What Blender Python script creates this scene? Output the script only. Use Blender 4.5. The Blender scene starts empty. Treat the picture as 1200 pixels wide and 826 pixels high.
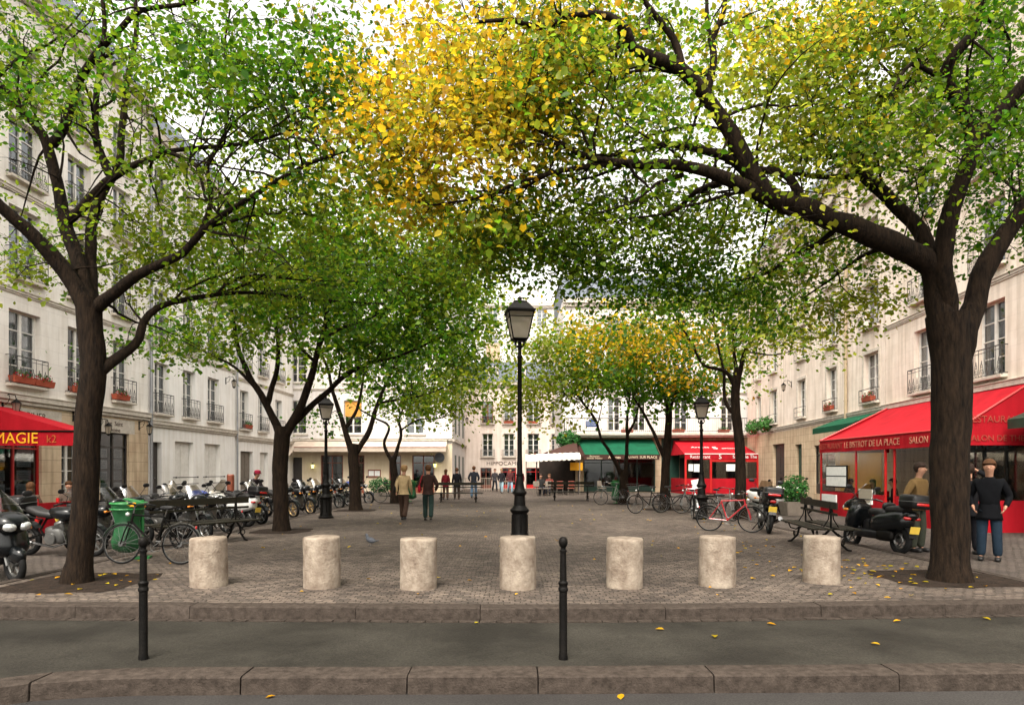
import bpy, bmesh, math, random
import numpy as np
from mathutils import Vector, Matrix, noise as mnoise
R = math.radians
PI = math.pi
rnd = random.Random(7)
C = bpy.context.scene.collection
scene = bpy.context.scene

# ------------------------------------------------------------------ camera
F = 780.0      # focal length in photo pixels (photo 1200 px wide)
HZ = 550.0     # horizon row in the photo
EYE = 1.6
cd = bpy.data.cameras.new('camera')
cam = bpy.data.objects.new('camera', cd); C.objects.link(cam)
cam.location = (0, 0, EYE); cam.rotation_euler = (R(90), 0, 0)
cd.sensor_width = 36; cd.lens = 36*F/1200
cd.shift_y = (HZ-413)/1200
cd.clip_start = 0.1; cd.clip_end = 2000
scene.camera = cam

# ------------------------------------------------------------------ world, sun, exposure
SUN_EL, SUN_AZ = 58, 195      # azimuth measured clockwise from +Y
w = bpy.data.worlds.new('World'); scene.world = w; w.use_nodes = True
nt = w.node_tree; nt.nodes.clear()
sky = nt.nodes.new('ShaderNodeTexSky'); sky.sky_type = 'NISHITA'; sky.sun_disc = False
sky.sun_elevation = R(SUN_EL); sky.sun_rotation = R(SUN_AZ)
sky.air_density = 1.0; sky.dust_density = 4.0; sky.ozone_density = 1.0
hs = nt.nodes.new('ShaderNodeHueSaturation'); hs.inputs['Saturation'].default_value = 0.12
tint = nt.nodes.new('ShaderNodeMix'); tint.data_type = 'RGBA'; tint.blend_type = 'MULTIPLY'; tint.inputs[0].default_value = 1
tint.inputs[7].default_value = (1.0, 0.945, 0.86, 1)
bg = nt.nodes.new('ShaderNodeBackground'); bg.inputs[1].default_value = 0.15
wo = nt.nodes.new('ShaderNodeOutputWorld')
nt.links.new(sky.outputs[0], hs.inputs['Color']); nt.links.new(hs.outputs[0], tint.inputs[6])
nt.links.new(tint.outputs[2], bg.inputs[0]); nt.links.new(bg.outputs[0], wo.inputs[0])
sl = bpy.data.lights.new('sun', 'SUN'); sl.energy = 0.8; sl.angle = R(22); sl.color = (1, .93, .84)
so = bpy.data.objects.new('sun', sl); C.objects.link(so)
d = Vector((math.sin(R(SUN_AZ))*math.cos(R(SUN_EL)), math.cos(R(SUN_AZ))*math.cos(R(SUN_EL)), math.sin(R(SUN_EL))))
so.rotation_euler = d.to_track_quat('Z', 'Y').to_euler()
scene.view_settings.view_transform = 'Standard'; scene.view_settings.look = 'None'
scene.view_settings.exposure = 2.0; scene.view_settings.gamma = 1
scene.render.engine = 'CYCLES'
cy = scene.cycles; cy.use_denoising = True; cy.max_bounces = 7; cy.diffuse_bounces = 4; cy.glossy_bounces = 2
cy.transmission_bounces = 4; cy.transparent_max_bounces = 8; cy.caustics_reflective = False; cy.caustics_refractive = False
cy.use_adaptive_sampling = True; cy.adaptive_threshold = 0.02
try: cy.denoiser = 'OPENIMAGEDENOISE'
except Exception: pass

def G(px, py, z=0.0):
    Y = F*(EYE-z)/(py-HZ); return Vector(((px-600)*Y/F, Y, z))
def W(px, py, Y):
    return Vector(((px-600)*Y/F, Y, EYE+(HZ-py)*Y/F))
LANE = -0.07

# ------------------------------------------------------------------ materials
MATS = {}
def mat(name, col, rough=0.6, col2=None, nscale=6.0, metal=0.0, bump=0.0, bscale=40.0, coat=0.0, spec=0.5, stretch=None, emit=None, trans=0.0):
    if name in MATS: return MATS[name]
    m = bpy.data.materials.new(name); m.use_nodes = True; t = m.node_tree; N = t.nodes; L = t.links
    b = N['Principled BSDF']
    b.inputs['Roughness'].default_value = rough; b.inputs['Metallic'].default_value = metal
    b.inputs['Specular IOR Level'].default_value = spec if rough < .58 else .12
    if coat: b.inputs['Coat Weight'].default_value = coat
    if trans: b.inputs['Transmission Weight'].default_value = trans
    tc = N.new('ShaderNodeTexCoord')
    src = tc.outputs['Object']
    if stretch:
        mp = N.new('ShaderNodeMapping'); mp.inputs['Scale'].default_value = stretch; L.new(src, mp.inputs[0]); src = mp.outputs[0]
    n = N.new('ShaderNodeTexNoise'); n.inputs['Scale'].default_value = nscale; n.inputs['Detail'].default_value = 6; n.inputs['Roughness'].default_value = .65
    L.new(src, n.inputs['Vector'])
    rp = N.new('ShaderNodeValToRGB'); rp.color_ramp.elements[0].position = .32; rp.color_ramp.elements[1].position = .68
    c2 = col2 if col2 else tuple(c*.78 for c in col)
    rp.color_ramp.elements[0].color = (*c2, 1); rp.color_ramp.elements[1].color = (*col, 1)
    L.new(n.outputs[0], rp.inputs[0]); L.new(rp.outputs[0], b.inputs['Base Color'])
    if bump:
        n2 = N.new('ShaderNodeTexNoise'); n2.inputs['Scale'].default_value = bscale; n2.inputs['Detail'].default_value = 4
        L.new(src, n2.inputs['Vector'])
        bp = N.new('ShaderNodeBump'); bp.inputs['Strength'].default_value = bump; bp.inputs['Distance'].default_value = .02
        L.new(n2.outputs[0], bp.inputs['Height']); L.new(bp.outputs[0], b.inputs['Normal'])
    if emit:
        b.inputs['Emission Color'].default_value = (*emit[:3], 1); b.inputs['Emission Strength'].default_value = emit[3]
    MATS[name] = m; return m

def facade_mat(name, col, col2, course=0.42, length=.9, joint=0.12, streak=.35):
    m = bpy.data.materials.new(name); m.use_nodes = True; t = m.node_tree; N = t.nodes; L = t.links
    b = N['Principled BSDF']; b.inputs['Roughness'].default_value = .85; b.inputs['Specular IOR Level'].default_value = .2
    tc = N.new('ShaderNodeTexCoord'); sp = N.new('ShaderNodeSeparateXYZ'); cb = N.new('ShaderNodeCombineXYZ')
    L.new(tc.outputs['Object'], sp.inputs[0]); L.new(sp.outputs[0], cb.inputs[0]); L.new(sp.outputs[2], cb.inputs[1])
    br = N.new('ShaderNodeTexBrick'); br.inputs['Scale'].default_value = 1; br.inputs['Brick Width'].default_value = length
    br.inputs['Row Height'].default_value = course; br.inputs['Mortar Size'].default_value = .008; br.inputs['Mortar Smooth'].default_value = .3
    br.inputs['Color1'].default_value = (1, 1, 1, 1); br.inputs['Color2'].default_value = (.88, .87, .85, 1); br.inputs['Mortar'].default_value = (1-joint*4,)*3+(1,)
    L.new(cb.outputs[0], br.inputs['Vector'])
    n = N.new('ShaderNodeTexNoise'); n.inputs['Scale'].default_value = 1.1; n.inputs['Detail'].default_value = 8; n.inputs['Roughness'].default_value = .7
    L.new(tc.outputs['Object'], n.inputs['Vector'])
    rp = N.new('ShaderNodeValToRGB'); rp.color_ramp.elements[0].position = .35; rp.color_ramp.elements[1].position = .62
    rp.color_ramp.elements[0].color = (*col2, 1); rp.color_ramp.elements[1].color = (*col, 1); L.new(n.outputs[0], rp.inputs[0])
    mp = N.new('ShaderNodeMapping'); mp.inputs['Scale'].default_value = (5, 5, .35); L.new(tc.outputs['Object'], mp.inputs[0])
    n2 = N.new('ShaderNodeTexNoise'); n2.inputs['Scale'].default_value = 1; n2.inputs['Detail'].default_value = 7; L.new(mp.outputs[0], n2.inputs['Vector'])
    r2 = N.new('ShaderNodeValToRGB'); r2.color_ramp.elements[0].position = .38; r2.color_ramp.elements[1].position = .55
    v = 1-streak; r2.color_ramp.elements[0].color = (v, v*.97, v*.92, 1); r2.color_ramp.elements[1].color = (1, 1, 1, 1); L.new(n2.outputs[0], r2.inputs[0])
    m1 = N.new('ShaderNodeMix'); m1.data_type = 'RGBA'; m1.blend_type = 'MULTIPLY'; m1.inputs[0].default_value = joint*3
    L.new(rp.outputs[0], m1.inputs[6]); L.new(br.outputs[0], m1.inputs[7])
    m2 = N.new('ShaderNodeMix'); m2.data_type = 'RGBA'; m2.blend_type = 'MULTIPLY'; m2.inputs[0].default_value = .6
    L.new(m1.outputs[2], m2.inputs[6]); L.new(r2.outputs[0], m2.inputs[7]); L.new(m2.outputs[2], b.inputs['Base Color'])
    n3 = N.new('ShaderNodeTexNoise'); n3.inputs['Scale'].default_value = 25; n3.inputs['Detail'].default_value = 5; L.new(tc.outputs['Object'], n3.inputs['Vector'])
    ad = N.new('ShaderNodeMath'); ad.operation = 'ADD'; mu = N.new('ShaderNodeMath'); mu.operation = 'MULTIPLY'; mu.inputs[1].default_value = .25
    L.new(n3.outputs[0], mu.inputs[0]); L.new(mu.outputs[0], ad.inputs[0]); L.new(br.outputs['Fac'], ad.inputs[1])
    bp = N.new('ShaderNodeBump'); bp.inputs['Strength'].default_value = .35; bp.inputs['Distance'].default_value = .015; bp.invert = True
    L.new(ad.outputs[0], bp.inputs['Height']); L.new(bp.outputs[0], b.inputs['Normal'])
    return m

def ground_mat(name, cols, bw, rh, mortar, bumpd=.02, patch=None, brick=True, rot=0.0, dist=.05, rough=.75):
    m = bpy.data.materials.new(name); m.use_nodes = True; t = m.node_tree; N = t.nodes; L = t.links
    b = N['Principled BSDF']; b.inputs['Specular IOR Level'].default_value = .12
    tc = N.new('ShaderNodeTexCoord')
    mp = N.new('ShaderNodeMapping'); mp.inputs['Rotation'].default_value = (0, 0, rot); L.new(tc.outputs['Object'], mp.inputs[0])
    # wobble
    nz = N.new('ShaderNodeTexNoise'); nz.inputs['Scale'].default_value = 1.3; nz.inputs['Detail'].default_value = 3; L.new(tc.outputs['Object'], nz.inputs['Vector'])
    sb = N.new('ShaderNodeVectorMath'); sb.operation = 'MULTIPLY_ADD'; sb.inputs[1].default_value = (dist*2, dist*3, 0)
    L.new(nz.outputs['Color'], sb.inputs[0]); L.new(mp.outputs[0], sb.inputs[2])
    nf = N.new('ShaderNodeTexNoise'); nf.inputs['Scale'].default_value = 7; nf.inputs['Detail'].default_value = 2; L.new(tc.outputs['Object'], nf.inputs['Vector'])
    sb2 = N.new('ShaderNodeVectorMath'); sb2.operation = 'MULTIPLY_ADD'; sb2.inputs[1].default_value = (.09, .075, 0); L.new(nf.outputs['Color'], sb2.inputs[0]); L.new(sb.outputs[0], sb2.inputs[2]); sb = sb2
    fine = N.new('ShaderNodeTexNoise'); fine.inputs['Scale'].default_value = 60; fine.inputs['Detail'].default_value = 5; L.new(tc.outputs['Object'], fine.inputs['Vector'])
    big = N.new('ShaderNodeTexNoise'); big.inputs['Scale'].default_value = .8; big.inputs['Detail'].default_value = 7; big.inputs['Roughness'].default_value = .65; L.new(tc.outputs['Object'], big.inputs['Vector'])
    rb = N.new('ShaderNodeValToRGB'); rb.color_ramp.elements[0].position = .35; rb.color_ramp.elements[1].position = .66
    rb.color_ramp.elements[0].color = (*cols[2], 1); rb.color_ramp.elements[1].color = (*cols[3], 1); L.new(big.outputs[0], rb.inputs[0])
    rf = N.new('ShaderNodeValToRGB'); rf.color_ramp.elements[0].position = .3; rf.color_ramp.elements[1].position = .7
    rf.color_ramp.elements[0].color = (.6, .6, .6, 1); rf.color_ramp.elements[1].color = (1.3, 1.3, 1.28, 1); L.new(fine.outputs[0], rf.inputs[0])
    mm = N.new('ShaderNodeMix'); mm.data_type = 'RGBA'; mm.blend_type = 'MULTIPLY'; mm.inputs[0].default_value = 1
    L.new(rb.outputs[0], mm.inputs[6]); L.new(rf.outputs[0], mm.inputs[7])
    out = mm.outputs[2]; hsrc = fine.outputs[0]
    if brick:
        br = N.new('ShaderNodeTexBrick'); br.inputs['Scale'].default_value = 1; br.inputs['Brick Width'].default_value = bw; br.inputs['Row Height'].default_value = rh
        br.inputs['Mortar Size'].default_value = mortar; br.inputs['Mortar Smooth'].default_value = .6
        br.inputs['Color1'].default_value = (*cols[0], 1); br.inputs['Color2'].default_value = (*cols[1], 1); br.inputs['Mortar'].default_value = (.24, .22, .20, 1)
        L.new(sb.outputs[0], br.inputs['Vector'])
        m3 = N.new('ShaderNodeMix'); m3.data_type = 'RGBA'; m3.blend_type = 'MULTIPLY'; m3.inputs[0].default_value = 1
        L.new(out, m3.inputs[6]); L.new(br.outputs[0], m3.inputs[7]); out = m3.outputs[2]
        inv = N.new('ShaderNodeMath'); inv.operation = 'MULTIPLY_ADD'; inv.inputs[1].default_value = -1.0
        fm = N.new('ShaderNodeMath'); fm.operation = 'MULTIPLY'; fm.inputs[1].default_value = .3; L.new(fine.outputs[0], fm.inputs[0])
        L.new(br.outputs['Fac'], inv.inputs[0]); L.new(fm.outputs[0], inv.inputs[2]); hsrc = inv.outputs[0]
        sp = N.new('ShaderNodeSeparateColor'); L.new(br.outputs[0], sp.inputs[0])
        a2 = N.new('ShaderNodeMath'); a2.operation = 'MULTIPLY_ADD'; a2.inputs[1].default_value = .6
        L.new(sp.outputs[0], a2.inputs[0]); L.new(inv.outputs[0], a2.inputs[2]); hsrc = a2.outputs[0]
    L.new(out, b.inputs['Base Color'])
    rr = N.new('ShaderNodeMapRange'); rr.inputs[3].default_value = rough-.15; rr.inputs[4].default_value = rough+.15; L.new(big.outputs[0], rr.inputs[0]); L.new(rr.outputs[0], b.inputs['Roughness'])
    bp = N.new('ShaderNodeBump'); bp.inputs['Strength'].default_value = .8; bp.inputs['Distance'].default_value = bumpd
    L.new(hsrc, bp.inputs['Height']); L.new(bp.outputs[0], b.inputs['Normal'])
    return m

def glass_mat(name, tint=(.6, .65, .66), opacity=.35, rough=.03):
    m = bpy.data.materials.new(name); m.use_nodes = True; t = m.node_tree; N = t.nodes; L = t.links; N.clear()
    o = N.new('ShaderNodeOutputMaterial'); tr = N.new('ShaderNodeBsdfTransparent'); tr.inputs[0].default_value = (*tint, 1)
    gl = N.new('ShaderNodeBsdfGlossy'); gl.inputs['Roughness'].default_value = rough; gl.inputs[0].default_value = (.9, .93, .95, 1)
    lw = N.new('ShaderNodeLayerWeight'); fr = N.new('ShaderNodeMath'); fr.operation = 'POWER'; fr.inputs[1].default_value = 4; L.new(lw.outputs['Facing'], fr.inputs[0])
    ad = N.new('ShaderNodeMath'); ad.operation = 'MULTIPLY_ADD'; ad.inputs[1].default_value = .75; ad.inputs[2].default_value = opacity; ad.use_clamp = True
    tc = N.new('ShaderNodeTexCoord'); n = N.new('ShaderNodeTexNoise'); n.inputs['Scale'].default_value = 1.5; bp = N.new('ShaderNodeBump'); bp.inputs['Strength'].default_value = .08
    L.new(tc.outputs['Object'], n.inputs['Vector']); L.new(n.outputs[0], bp.inputs['Height']); L.new(bp.outputs[0], gl.inputs['Normal'])
    mx = N.new('ShaderNodeMixShader'); L.new(fr.outputs[0], ad.inputs[0]); L.new(ad.outputs[0], mx.inputs[0])
    L.new(tr.outputs[0], mx.inputs[1]); L.new(gl.outputs[0], mx.inputs[2]); L.new(mx.outputs[0], o.inputs[0])
    return m

def frost_mat(name):
    m = bpy.data.materials.new(name); m.use_nodes = True; t = m.node_tree; N = t.nodes; L = t.links; N.clear()
    o = N.new('ShaderNodeOutputMaterial'); tr = N.new('ShaderNodeBsdfTransparent'); tl = N.new('ShaderNodeBsdfTranslucent'); gl = N.new('ShaderNodeBsdfGlossy')
    tc = N.new('ShaderNodeTexCoord'); n = N.new('ShaderNodeTexNoise'); n.inputs['Scale'].default_value = 6; L.new(tc.outputs['Object'], n.inputs['Vector'])
    r = N.new('ShaderNodeValToRGB'); r.color_ramp.elements[0].color = (.75, .68, .58, 1); r.color_ramp.elements[1].color = (.92, .88, .8, 1); L.new(n.outputs[0], r.inputs[0]); L.new(r.outputs[0], tl.inputs[0])
    gl.inputs['Roughness'].default_value = .2; m1 = N.new('ShaderNodeMixShader'); m1.inputs[0].default_value = .8; L.new(tr.outputs[0], m1.inputs[1]); L.new(tl.outputs[0], m1.inputs[2])
    m2 = N.new('ShaderNodeMixShader'); m2.inputs[0].default_value = .1; L.new(m1.outputs[0], m2.inputs[1]); L.new(gl.outputs[0], m2.inputs[2]); L.new(m2.outputs[0], o.inputs[0]); return m
def leaf_mat(name, tw=.5):
    m = bpy.data.materials.new(name); m.use_nodes = True; t = m.node_tree; N = t.nodes; L = t.links; N.clear()
    o = N.new('ShaderNodeOutputMaterial'); at = N.new('ShaderNodeVertexColor'); at.layer_name = 'leafcol'
    df = N.new('ShaderNodeBsdfDiffuse'); tl = N.new('ShaderNodeBsdfTranslucent'); gl = N.new('ShaderNodeBsdfGlossy'); gl.inputs['Roughness'].default_value = .45
    tc = N.new('ShaderNodeTexCoord'); n = N.new('ShaderNodeTexNoise'); n.inputs['Scale'].default_value = 9; L.new(tc.outputs['Object'], n.inputs['Vector'])
    mr = N.new('ShaderNodeMapRange'); mr.inputs[3].default_value = .75; mr.inputs[4].default_value = 1.25; L.new(n.outputs[0], mr.inputs[0])
    mu = N.new('ShaderNodeMix'); mu.data_type = 'RGBA'; mu.blend_type = 'MULTIPLY'; mu.inputs[0].default_value = 1
    L.new(at.outputs[0], mu.inputs[6]); L.new(mr.outputs[0], mu.inputs[7])
    g = N.new('ShaderNodeGamma'); g.inputs[1].default_value = .97
    L.new(mu.outputs[2], df.inputs[0]); L.new(mu.outputs[2], g.inputs[0]); L.new(g.outputs[0], tl.inputs[0])
    m1 = N.new('ShaderNodeMixShader'); m1.inputs[0].default_value = tw; L.new(df.outputs[0], m1.inputs[1]); L.new(tl.outputs[0], m1.inputs[2])
    m2 = N.new('ShaderNodeMixShader'); m2.inputs[0].default_value = .012; L.new(m1.outputs[0], m2.inputs[1]); L.new(gl.outputs[0], m2.inputs[2])
    L.new(m2.outputs[0], o.inputs[0]); return m

M = dict(
 iron=mat('black_iron', (.0015, .0015, .0015), .5, (.006, .005, .004), 12, bump=.3, bscale=60, spec=.10),
 greyiron=mat('railing_iron', (.03, .03, .03), .5, (.05, .045, .04), 9),
 stonebol=mat('bollard_stone', (.31, .262, .208), .85, (.14, .105, .08), 6, bump=.6, bscale=35),
 granite=mat('kerb_granite', (.056, .044, .036), .85, (.022, .017, .0135), 13, bump=.5, bscale=55),
 bark=mat('bark', (.022, .0135, .008), .95, (.0022, .0015, .001), 7, bump=1.0, bscale=18, stretch=(3.2, 3.2, .6)),
 soil=mat('soil', (.030, .020, .014), .95, (.007, .005, .004), 7, bump=1.0, bscale=24),
 white=mat('white_paint', (.72, .70, .66), .5, (.58, .55, .5), 5),
 curtain=mat('curtain', (.62, .62, .62), .9, (.45, .45, .46), 3, stretch=(8, 8, 1)),
 dark=mat('dark_interior', (.018, .015, .013), .9, (.03, .022, .018), 2),  # near-black colour stands in for the shade inside rooms and tents
 slate=mat('roof_slate', (.15, .17, .20), .6, (.08, .09, .11), 3, bump=.5, bscale=12, stretch=(2, 2, 6)),
 zinc=mat('zinc', (.28, .29, .30), .5, (.2, .2, .21), 4, metal=.4),
 redcloth=mat('red_awning_cloth', (.37, .008, .016), .8, (.25, .005, .010), 1.9, bump=.5, bscale=5, stretch=(1, 1, .4)),
 redpaint=mat('red_paint', (.48, .012, .012), .4, (.36, .008, .008), 4),
 greencloth=mat('green_awning_cloth', (.007, .085, .042), .8, (.005, .055, .027), 2.5),
 darkgreen=mat('dark_green_paint', (.008, .05, .032), .5, (.006, .03, .02), 5),
 benchgreen=mat('bench_wood_green', (.012, .015, .010), .6, (.028, .021, .014), 8, bump=.3, bscale=20, stretch=(1, 6, 6)),
 beigecloth=mat('beige_awning_cloth', (.52, .44, .36), .8, (.40, .33, .27), 3),
 browncloth=mat('brown_awning_cloth', (.06, .028, .022), .8, (.04, .02, .016), 3),
 whitecloth=mat('white_awning_cloth', (.75, .70, .62), .8, (.6, .55, .48), 3),
 wood=mat('stained_wood', (.22, .055, .025), .45, (.12, .03, .015), 6, stretch=(6, 6, 1)),
 darkwood=mat('dark_wood', (.035, .028, .022), .55, (.02, .016, .014), 6, stretch=(6, 6, 1)),
 terracotta=mat('terracotta', (.38, .09, .05), .8, (.28, .06, .035), 6),
 rubber=mat('tyre_rubber', (.007, .007, .007), .75, (.012, .012, .012), 14),
 chrome=mat('chrome', (.30, .30, .30), .25, (.12, .12, .12), 5, metal=1),
 alloy=mat('alloy', (.20, .20, .19), .4, (.10, .10, .10), 5, metal=.8),
 goldrim=mat('gold_wheel', (.42, .30, .14), .4, (.3, .2, .09), 5, metal=.6),
 blackplastic=mat('black_plastic', (.004, .004, .0045), .38, (.007, .007, .008), 8, spec=.35),
 blackpaint=mat('black_paint', (.003, .004, .0045), .2, (.005, .006, .007), 3, spec=.4),
 seat=mat('seat_vinyl', (.005, .005, .005), .55, (.009, .008, .008), 20),
 silver=mat('silver_paint', (.16, .16, .15), .35, (.10, .10, .10), 3, metal=.6, coat=.5),
 bluepaint=mat('blue_paint', (.02, .04, .22), .4, (.015, .03, .16), 3),
 whitepaint=mat('white_bodywork', (.70, .70, .68), .3, (.6, .6, .58), 3, coat=.6),
 tail=mat('tail_lens', (.5, .01, .01), .2, (.4, .008, .008), 30, coat=1),
 amber=mat('amber_lens', (.6, .2, .02), .3, (.5, .15, .02), 30),
 lens=mat('clear_lens', (.62, .64, .62), .12, (.4, .42, .42), 40, coat=1, metal=.5),
 plate=mat('number_plate', (.65, .45, .06), .5, (.58, .4, .05), 8),
 redbike=mat('red_enamel', (.40, .02, .03), .3, (.3, .015, .02), 5, coat=.5),
 greenpaint=mat('bright_green_paint', (.012, .17, .035), .45, (.015, .2, .04), 5),
 greenbag=mat('green_plastic_bag', (.012, .10, .03), .45, (.006, .04, .014), 4, bump=.6, bscale=9),
 skin=mat('skin', (.45, .25, .17), .6, (.38, .2, .13), 12),
 hairdark=mat('dark_hair', (.02, .013, .01), .7, (.035, .02, .014), 30),
 hairbrown=mat('brown_hair', (.10, .045, .02), .7, (.06, .03, .015), 30),
 paper=mat('paper', (.72, .72, .70), .8, (.6, .62, .6), 10),
 yellowink=mat('yellow_ink', (.85, .42, .03), .6, (.75, .35, .02), 6),
 creamink=mat('cream_ink', (.72, .60, .42), .6, (.6, .5, .35), 6),
 brownink=mat('brown_ink', (.07, .04, .03), .7, (.05, .03, .02), 6),
 paleink=mat('faded_gold_ink', (.34, .07, .045), .7, (.27, .04, .03), 6), fadedink=mat('faded_cream_ink', (.50, .24, .16), .7, (.38, .12, .08), 5),
 lampglass=frost_mat('lamp_glass'),
 pane=glass_mat('window_pane', (.55, .58, .60), .10, .03),
 clear=glass_mat('clear_plastic', (.86, .84, .80), .05, .15),
 smoke=glass_mat('tinted_screen', (.45, .40, .33), .04, .12),
 yellowwall=mat('ochre_wall', (.62, .36, .10), .8, (.5, .28, .08), 3),
 greywood=mat('grey_wood', (.2, .17, .14), .7, (.14, .12, .1), 5),
)
M['leaf'] = leaf_mat('leaf', .66)
M['plant'] = leaf_mat('plant_leaf', .35)

# ------------------------------------------------------------------ object helpers
def tag(o, label=None, cat=None, group=None, kind=None):
    if label: o['label'] = label
    if cat: o['category'] = cat
    if group: o['group'] = group
    if kind: o['kind'] = kind
    return o
def empty(name, loc=(0, 0, 0), rz=0, label=None, cat=None, group=None):
    o = bpy.data.objects.new(name, None); C.objects.link(o); o.location = loc; o.rotation_euler = (0, 0, rz)
    o.empty_display_size = .2
    return tag(o, label, cat, group)
def link(name, me, parent=None, loc=None, rz=None):
    o = bpy.data.objects.new(name, me); C.objects.link(o)
    if parent is not None: o.parent = parent
    if loc is not None: o.location = loc
    if rz is not None: o.rotation_euler = (0, 0, rz)
    return o
def copy_tree(o, parent=None):
    c = o.copy(); C.objects.link(c); c.parent = parent
    for ch in list(o.children): copy_tree(ch, c)
    return c
def place(proto, loc, rz, label, first=[set()], group=None, rx=0):
    key = proto.name
    if key in first[0]: o = copy_tree(proto)
    else: first[0].add(key); o = proto
    o.location = loc; o.rotation_euler = (rx, 0, rz); o['label'] = label
    if group: o['group'] = group
    return o

class MB:
    def __init__(s): s.v = []; s.f = []; s.mi = []; s.m = 0; s.T = None
    def add(s, vs, fs):
        b = len(s.v)
        for p in vs:
            p = Vector(p)
            if s.T is not None: p = s.T @ p
            s.v.append(p[:])
        for f in fs: s.f.append(tuple(b+i for i in f)); s.mi.append(s.m)
    def box(s, c, d, rot=None):
        hx, hy, hz = d[0]/2, d[1]/2, d[2]/2
        vs = [Vector((x, y, z)) for x in (-hx, hx) for y in (-hy, hy) for z in (-hz, hz)]
        if rot is not None: vs = [rot @ v for v in vs]
        c = Vector(c); vs = [v+c for v in vs]
        s.add(vs, [(0, 1, 3, 2), (4, 6, 7, 5), (0, 4, 5, 1), (2, 3, 7, 6), (0, 2, 6, 4), (1, 5, 7, 3)])
    def box2(s, a, b):
        s.box(((a[0]+b[0])/2, (a[1]+b[1])/2, (a[2]+b[2])/2), (abs(b[0]-a[0]), abs(b[1]-a[1]), abs(b[2]-a[2])))
    def tube(s, pts, r, n=8, caps=True, closed=False):
        pts = [Vector(p) for p in pts]; k = len(pts)
        rs = r if isinstance(r, (list, tuple)) else [r]*k
        vs = []; fs = []; up = None
        for i, p in enumerate(pts):
            if closed: t = pts[(i+1) % k]-pts[i-1]
            else: t = pts[min(i+1, k-1)]-pts[max(i-1, 0)]
            if t.length < 1e-9: t = Vector((0, 0, 1))
            t.normalize()
            if up is None:
                a = Vector((0, 0, 1)) if abs(t.z) < .9 else Vector((1, 0, 0)); up = a.cross(t).normalized()
            else:
                up = (up-t*up.dot(t))
                if up.length < 1e-6: up = Vector((1, 0, 0)).cross(t)
                up.normalize()
            w2 = t.cross(up)
            for j in range(n):
                a = 2*PI*j/n; vs.append(p+(up*math.cos(a)+w2*math.sin(a))*rs[i])
        kk = k if closed else k-1
        for i in range(kk):
            i2 = (i+1) % k
            for j in range(n): fs.append((i*n+j, i*n+(j+1) % n, i2*n+(j+1) % n, i2*n+j))
        if caps and not closed:
            fs.append(tuple(range(n-1, -1, -1))); fs.append(tuple((k-1)*n+j for j in range(n)))
        s.add(vs, fs)
    def lathe(s, prof, n=16, c=(0, 0, 0), rot=None, sq=1):
        vs = []; fs = []; c = Vector(c)
        for (r, z) in prof:
            for j in range(n):
                a = 2*PI*(j+.5)/n; v = Vector((r*math.cos(a), r*math.sin(a), z))
                if rot is not None: v = rot @ v
                vs.append(v+c)
        for i in range(len(prof)-1):
            for j in range(n): fs.append((i*n+j, i*n+(j+1) % n, (i+1)*n+(j+1) % n, (i+1)*n+j))
        fs.append(tuple(range(n-1, -1, -1))); fs.append(tuple((len(prof)-1)*n+j for j in range(n)))
        s.add(vs, fs)
    def blob(s, c, d, e=.6, rot=None, nu=14, nv=9, taper=None):
        def sp(x): return math.copysign(abs(x)**e, x)
        vs = []; c = Vector(c)
        for i in range(nv+1):
            ph = -PI/2+PI*i/nv
            for j in range(nu):
                th = 2*PI*j/nu
                v = Vector((sp(math.cos(ph))*sp(math.cos(th))*d[0]/2, sp(math.cos(ph))*sp(math.sin(th))*d[1]/2, sp(math.sin(ph))*d[2]/2))
                if taper: v = taper(v)
                if rot is not None: v = rot @ v
                vs.append(v+c)
        fs = [(i*nu+j, i*nu+(j+1) % nu, (i+1)*nu+(j+1) % nu, (i+1)*nu+j) for i in range(nv) for j in range(nu)]
        s.add(vs, fs)
    def ring(s, Rr, r, c=(0, 0, 0), n=28, k=8, axis='y', sy=1.0):
        vs = []; fs = []
        for i in range(n):
            a = 2*PI*i/n
            for j in range(k):
                b = 2*PI*j/k; rr = Rr+r*math.cos(b); h = r*sy*math.sin(b)
                v = (rr*math.cos(a), h, rr*math.sin(a)) if axis == 'y' else (rr*math.cos(a), rr*math.sin(a), h)
                vs.append((v[0]+c[0], v[1]+c[1], v[2]+c[2]))
        for i in range(n):
            for j in range(k): fs.append((i*k+j, i*k+(j+1) % k, ((i+1) % n)*k+(j+1) % k, ((i+1) % n)*k+j))
        s.add(vs, fs)
    def prism(s, poly, y0, y1):     # poly in xz, extruded along y
        n = len(poly); vs = [(x, y0, z) for x, z in poly]+[(x, y1, z) for x, z in poly]
        s.add(vs, [tuple(range(n)), tuple(range(2*n-1, n-1, -1))]+[(i, i+n, (i+1) % n+n, (i+1) % n) for i in range(n)])
    def quad(s, a, b, c, d): s.add([a, b, c, d], [(0, 1, 2, 3)])
    def slab(s, a, b, c, d, t):     # thick sheet through four points
        a, b, c, d = map(Vector, (a, b, c, d)); n = (b-a).cross(d-a).normalized()*t
        s.add([a, b, c, d, a+n, b+n, c+n, d+n], [(3, 2, 1, 0), (4, 5, 6, 7), (0, 1, 5, 4), (1, 2, 6, 5), (2, 3, 7, 6), (3, 0, 4, 7)])
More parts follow.
